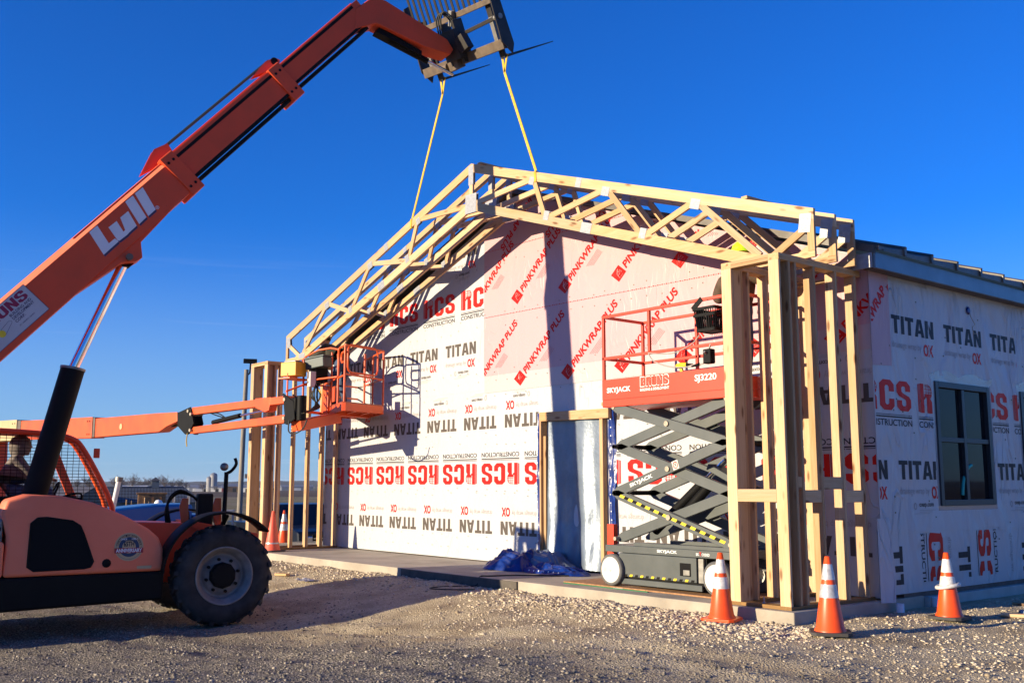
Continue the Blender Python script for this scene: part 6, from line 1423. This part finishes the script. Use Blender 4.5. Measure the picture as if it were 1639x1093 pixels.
# rusty kiosk-like box and tall weed stems before the house
p = spot(-70.1, 60); t = thing('rusty_bin', 'rusty brown metal bin standing before the low house', 'bin', (p.x, p.y, -1.9), facing(-70.1))
G().box((-.72, -.5, 0), (.72, .5, 2.72)).build('body', 'rust', t, bevel=.03); G().box((-.80, -.58, 2.72), (.80, .58, 2.82)).build('lid', 'rust', t, bevel=.02)
for x in (-.35, .1, .5): G().box((x - .03, -.53, .1), (x + .03, -.501, 2.6)).build('rib', 'rust', t)
for i, (a, h) in enumerate(((-71.35, 2.5), (-71.1, 2.45), (-70.45, 2.6), (-70.25, 2.4))):
    p = spot(a, 55); t = thing('marker_stake', ('leftmost thin pale stake before the low house wall', 'second thin pale stake before the low house wall', 'thin pale stake close to the left edge of the rusty bin', 'thin pale stake standing in front of the rusty bin')[i], 'stake', (p.x, p.y, -1.9), 0, 'pale stakes before the low house'); G().beam((0, 0, 0), (.05, 0, h), .05, .05, (0, 1, 0)).build('stake', 'wood', t)
# light pole
p = spot(-65.5, 44); t = thing('light_pole', 'tall weathered wooden light pole with a small floodlight left of the wing', 'light pole', (p.x, p.y, -2.2), facing(-65.5))
G().tube([(-.10, 0, 0), (0, 0, 8.35)], [.12, .09], 12).build('pole', 'pole', t)
G().tube([(.02, 0, 8.1), (.14, -.02, 8.2), (.16, -.02, 8.62)], .035, 8).build('conduit', 'black', t)
G().box((-.14, -.14, 8.62), (.42, .10, 8.80)).build('floodlight', 'black', t, bevel=.02)
G().box((.08, -.1, 3.8), (.22, .06, 3.98)).build('junction_box', 'steel', t, bevel=.01)
# ---- vehicles
def wheelv(parent, x, y, r_, w_, k, rimm='rim'):
    q = G().lathe([(r_ * .62, -w_ / 2), (r_ * .94, -w_ / 2), (r_, -w_ * .3), (r_, w_ * .3), (r_ * .94, w_ / 2), (r_ * .62, w_ / 2)], (x, y, r_), (k, 0, 0), 28, cap=False).build('wheel', 'rubber', parent)
    G().lathe([(r_ * .62, w_ * .45), (r_ * .5, w_ * .3), (r_ * .2, w_ * .38), (.001, w_ * .38)], (x, y, r_), (k, 0, 0), 24).build('rim', rimm, q)
def truck(name, label, cat, loc, rz, paint, L=5.6, W=2.0, hood=1.18, roof=1.88, bed=True):
    """pickup, nose towards local -Y"""
    t = thing(name, label, cat, loc, rz); h = W / 2
    def sec(poly, x0, x1, nm, m, bev=.04): g = G(); g.prism(poly, lambda y, z: (x0, y, z), lambda y, z: (x1, y, z)); return g.build(nm, m, t, bevel=bev, seg=3)
    y0 = -L / 2
    body = sec([(y0, .45), (y0 - .05, .75), (y0 + .02, hood - .08), (y0 + .35, hood), (y0 + 1.55, hood + .08), (L / 2, hood + .10), (L / 2 + .02, .55), (L / 2 - .1, .42)], -h, h, 'body', paint, .06)
    sec([(y0 + 1.35, hood + .05), (y0 + 2.0, roof - .03), (y0 + 2.3, roof), (y0 + 3.6, roof), (y0 + 3.85, hood + .08)], -h + .12, h - .12, 'cabin', paint, .07)
    sec([(y0 + 1.50, hood + .12), (y0 + 2.03, roof - .10), (y0 + 2.06, roof - .10), (y0 + 1.60, hood + .12)], -h + .20, h - .20, 'windscreen', 'carglass', .0).location = (0, -.06, 0)
    for s_ in (-1, 1):
        for a, b in ((1.95, 2.75), (2.85, 3.60)): sec([(y0 + a, hood + .14), (y0 + a + .22 * (a < 2), roof - .12), (y0 + b, roof - .12), (y0 + b, hood + .14)], s_ * (h - .118) - .004, s_ * (h - .118) + .004, 'side_window', 'carglass', 0)
        G().box((s_ * (h - .36) - .17, y0 - .07, .80), (s_ * (h - .36) + .17, y0 - .02, .98)).build('headlight', 'lamp', t, bevel=.03)
        G().lathe([(.42, -.01), (.47, .0), (.47, .02), (.40, .02)], (s_ * h, y0 + .95, .42), (s_, 0, 0), 28).build('wheel_arch', 'black', t); G().lathe([(.42, -.01), (.47, .0), (.47, .02), (.40, .02)], (s_ * h, L / 2 - 1.1, .42), (s_, 0, 0), 28).build('wheel_arch', 'black', t)
        for y in (y0 + .95, L / 2 - 1.1): wheelv(t, s_ * (h - .10), y, .39, .26, s_)
        G().box((s_ * (h + .13) - .11, y0 + 1.75, hood + .10), (s_ * (h + .13) + .11, y0 + 1.90, hood + .30)).build('mirror', 'black', t, bevel=.03)
    G().box((-h + .42, y0 - .08, .62), (h - .42, y0 - .03, 1.02)).build('grille', 'black', t, bevel=.03)
    for z in (.70, .80, .90): G().box((-h + .45, y0 - .095, z), (h - .45, y0 - .081, z + .03)).build('grille_bar', 'chrome', t)
    G().box((-h + .02, y0 - .14, .38), (h - .02, y0 - .02, .60)).build('bumper', 'chrome' if paint == 'suvpaint' else 'steel', t, bevel=.04)
    return t
p = spot(-62.9, 33); truck('parked_pickup', 'dark blue pickup with bright headlights parked behind the left wing studs', 'pickup truck', (p.x, p.y, -1.12), facing(-62.9) + R(24), 'suvpaint')
p = spot(-65.35, 44); q_ = truck('parked_car', 'red tailed dark car half hidden behind the light pole', 'car', (p.x + .9, p.y + .2, -1.9), facing(-65.0) + R(205), 'suvpaint', L=4.6, W=1.8, hood=1.0, roof=1.55)
for s_ in (-1, 1): G().box((s_ * .72 - .14, 2.30, .80), (s_ * .72 + .14, 2.335, .98)).build('tail_lamp', 'redlamp', q_, bevel=.01)
# blue tractor truck with a long nose, its bonnet and wing behind the telehandler frame
p = spot(-69.3, 33); bt = thing('blue_truck', 'bright blue truck with a long bonnet and chrome stack behind the telehandler', 'truck', (p.x, p.y, -1.05), facing(-69.3) - R(78))
def bsec(poly, x0, x1, nm, m, bev=.06): g = G(); g.prism(poly, lambda y, z: (x0, y, z), lambda y, z: (x1, y, z)); return g.build(nm, m, bt, bevel=bev, seg=3)
bsec([(-2.2, .55), (-2.2, 1.45), (-2.0, 1.66), (-.6, 1.80), (.55, 1.82), (.55, .55)], -.95, .95, 'bonnet', 'blueTruck', .12)
bsec([(.56, .5), (.56, 1.50), (.95, 1.50), (1.15, .5)], -1.05, 1.05, 'bed', 'blueTruck', .06)
for s_ in (-1, 1):
    g = G(); g.tube([V(s_ * 1.0, -.95 + .66 * math.cos(a), .50 + .66 * math.sin(a)) for a in [R(q) for q in range(0, 181, 12)]], .07, 8); g.build('wheel_arch', 'blueTruck', bt)
    G().lathe([(.58, -.02), (.58, .01), (.02, .01)], (s_ * .94, -.95, .50), (s_, 0, 0), 24).build('arch_well', 'blackgloss', bt)
    wheelv(bt, s_ * .92, -.95, .50, .3, s_); pass
    G().tube([(s_ * .98, .4, 1.8), (s_ * .98, .4, 2.05)], .05, 8).build('stack', 'chrome', bt)
    G().box((s_ * .80 - .12, -2.26, .95), (s_ * .80 + .12, -2.19, 1.15)).build('headlight', 'lamp', bt, bevel=.02)
G().box((-.55, -2.26, .62), (.55, -2.20, 1.22)).build('grille', 'black', bt, bevel=.02); G().box((-1.0, -2.40, .42), (1.0, -2.22, .66)).build('bumper', 'steel', bt, bevel=.04)
# silver tube rack on its nose side and the leaning exhaust pipe
p = spot(-66.4, 32.5); t = thing('tube_rack', 'silver tube rack standing behind the telehandler wheel', 'rack', (p.x, p.y, -1.05), facing(-66.4))
g = G(); g.tube(smoothp([(.28, 0, 0), (.27, 0, 1.45), (.20, 0, 1.58), (-.6, 0, 1.60), (-3.0, .1, 1.56), (-3.05, .1, 1.2)], 4), .035, 8).build('hoop', 'galv', t); G().tube([(-.7, 0, 0), (-.7, 0, 1.58)], .03, 8).build('upright', 'galv', t)
p = spot(-72.05, 24); t = thing('exhaust_pipe', 'tall leaning white pipe standing between cab and blue truck', 'pipe', (p.x, p.y, -.95), facing(-72.05))
G().tube([(-.03, 0, 0), (.0, 0, 1.6), (.115, 0, 2.32), (.125, 0, 2.40)], [.055, .055, .055, .075], 12).build('pipe', 'concretepvc', t); G().tube([(.118, 0, 2.34), (.128, 0, 2.44)], .085, 12).build('cap', 'steel', t)
p = spot(-69.75, 40); t = thing('pole_lamp', 'short white post with a round lamp before the rusty bin', 'lamp post', (p.x, p.y, -1.6), facing(-69.75))
G().tube([(0, 0, 0), (0, 0, 2.15)], .07, 10).build('post', 'white', t); G().lathe([(.001, 0), (.13, .05), (.16, .16), (.10, .26), (.001, .29)], (0, 0, 2.10), (0, 0, 1), 16).build('globe', 'white', t)

# ---- scraps left on the gravel
for i, (x, y, l, a, m_, lb) in enumerate(((1.0, 2.4, .34, 20, 'wood2', 'short pale timber offcut lying by the white pipe stubs'), (.62, 3.6, .22, -35, 'wood', 'small timber offcut on the gravel beneath the window'), (-9.6, -1.1, .30, 12, 'wood', 'timber offcut on the gravel before the left half of the slab'))):
    t = thing('timber_offcut', lb, 'offcut', (x, y, gz(x, y) + .02), R(a)); lumber('board', t, (0, 0, 0), (l, 0, .008), .09, .035, (0, 1, 0), m_)
for i, (x, y, lb) in enumerate(((-8.3, -1.25, 'crumpled white scrap of wrap lying on the gravel left of centre'), (1.25, 2.75, 'torn white scrap of wrap on the gravel near the far right cone'))):
    t = thing('wrap_scrap', lb, 'scrap', (x, y, gz(x, y)), i); rr = random.Random(i)
    G().grid(14, 10, lambda u, v: (.34 * (u - .5), .2 * (v - .5) + .03 * noise.noise(V(u * 4, v * 4, i)), .03 + .07 * abs(noise.noise(V(u * 5, v * 5, i + 4))))).build('film', 'wrap', t)

# ================================================================== AIR
hz_ = G().box((-4900, -4900, -5.5), (4900, 4900, 26)).build('haze', 'black'); tag(hz_, kind='stuff')
vm = bpy.data.materials.new('haze_air'); vm.use_nodes = True; vn = vm.node_tree; vn.nodes.clear()
vo_ = vn.nodes.new('ShaderNodeOutputMaterial'); vp = vn.nodes.new('ShaderNodeVolumePrincipled'); vp.inputs['Color'].default_value = (.80, .88, 1, 1); vp.inputs['Density'].default_value = .00010; vp.inputs['Anisotropy'].default_value = .2
vn.links.new(vp.outputs[0], vo_.inputs['Volume']); hz_.data.materials.clear(); hz_.data.materials.append(vm)
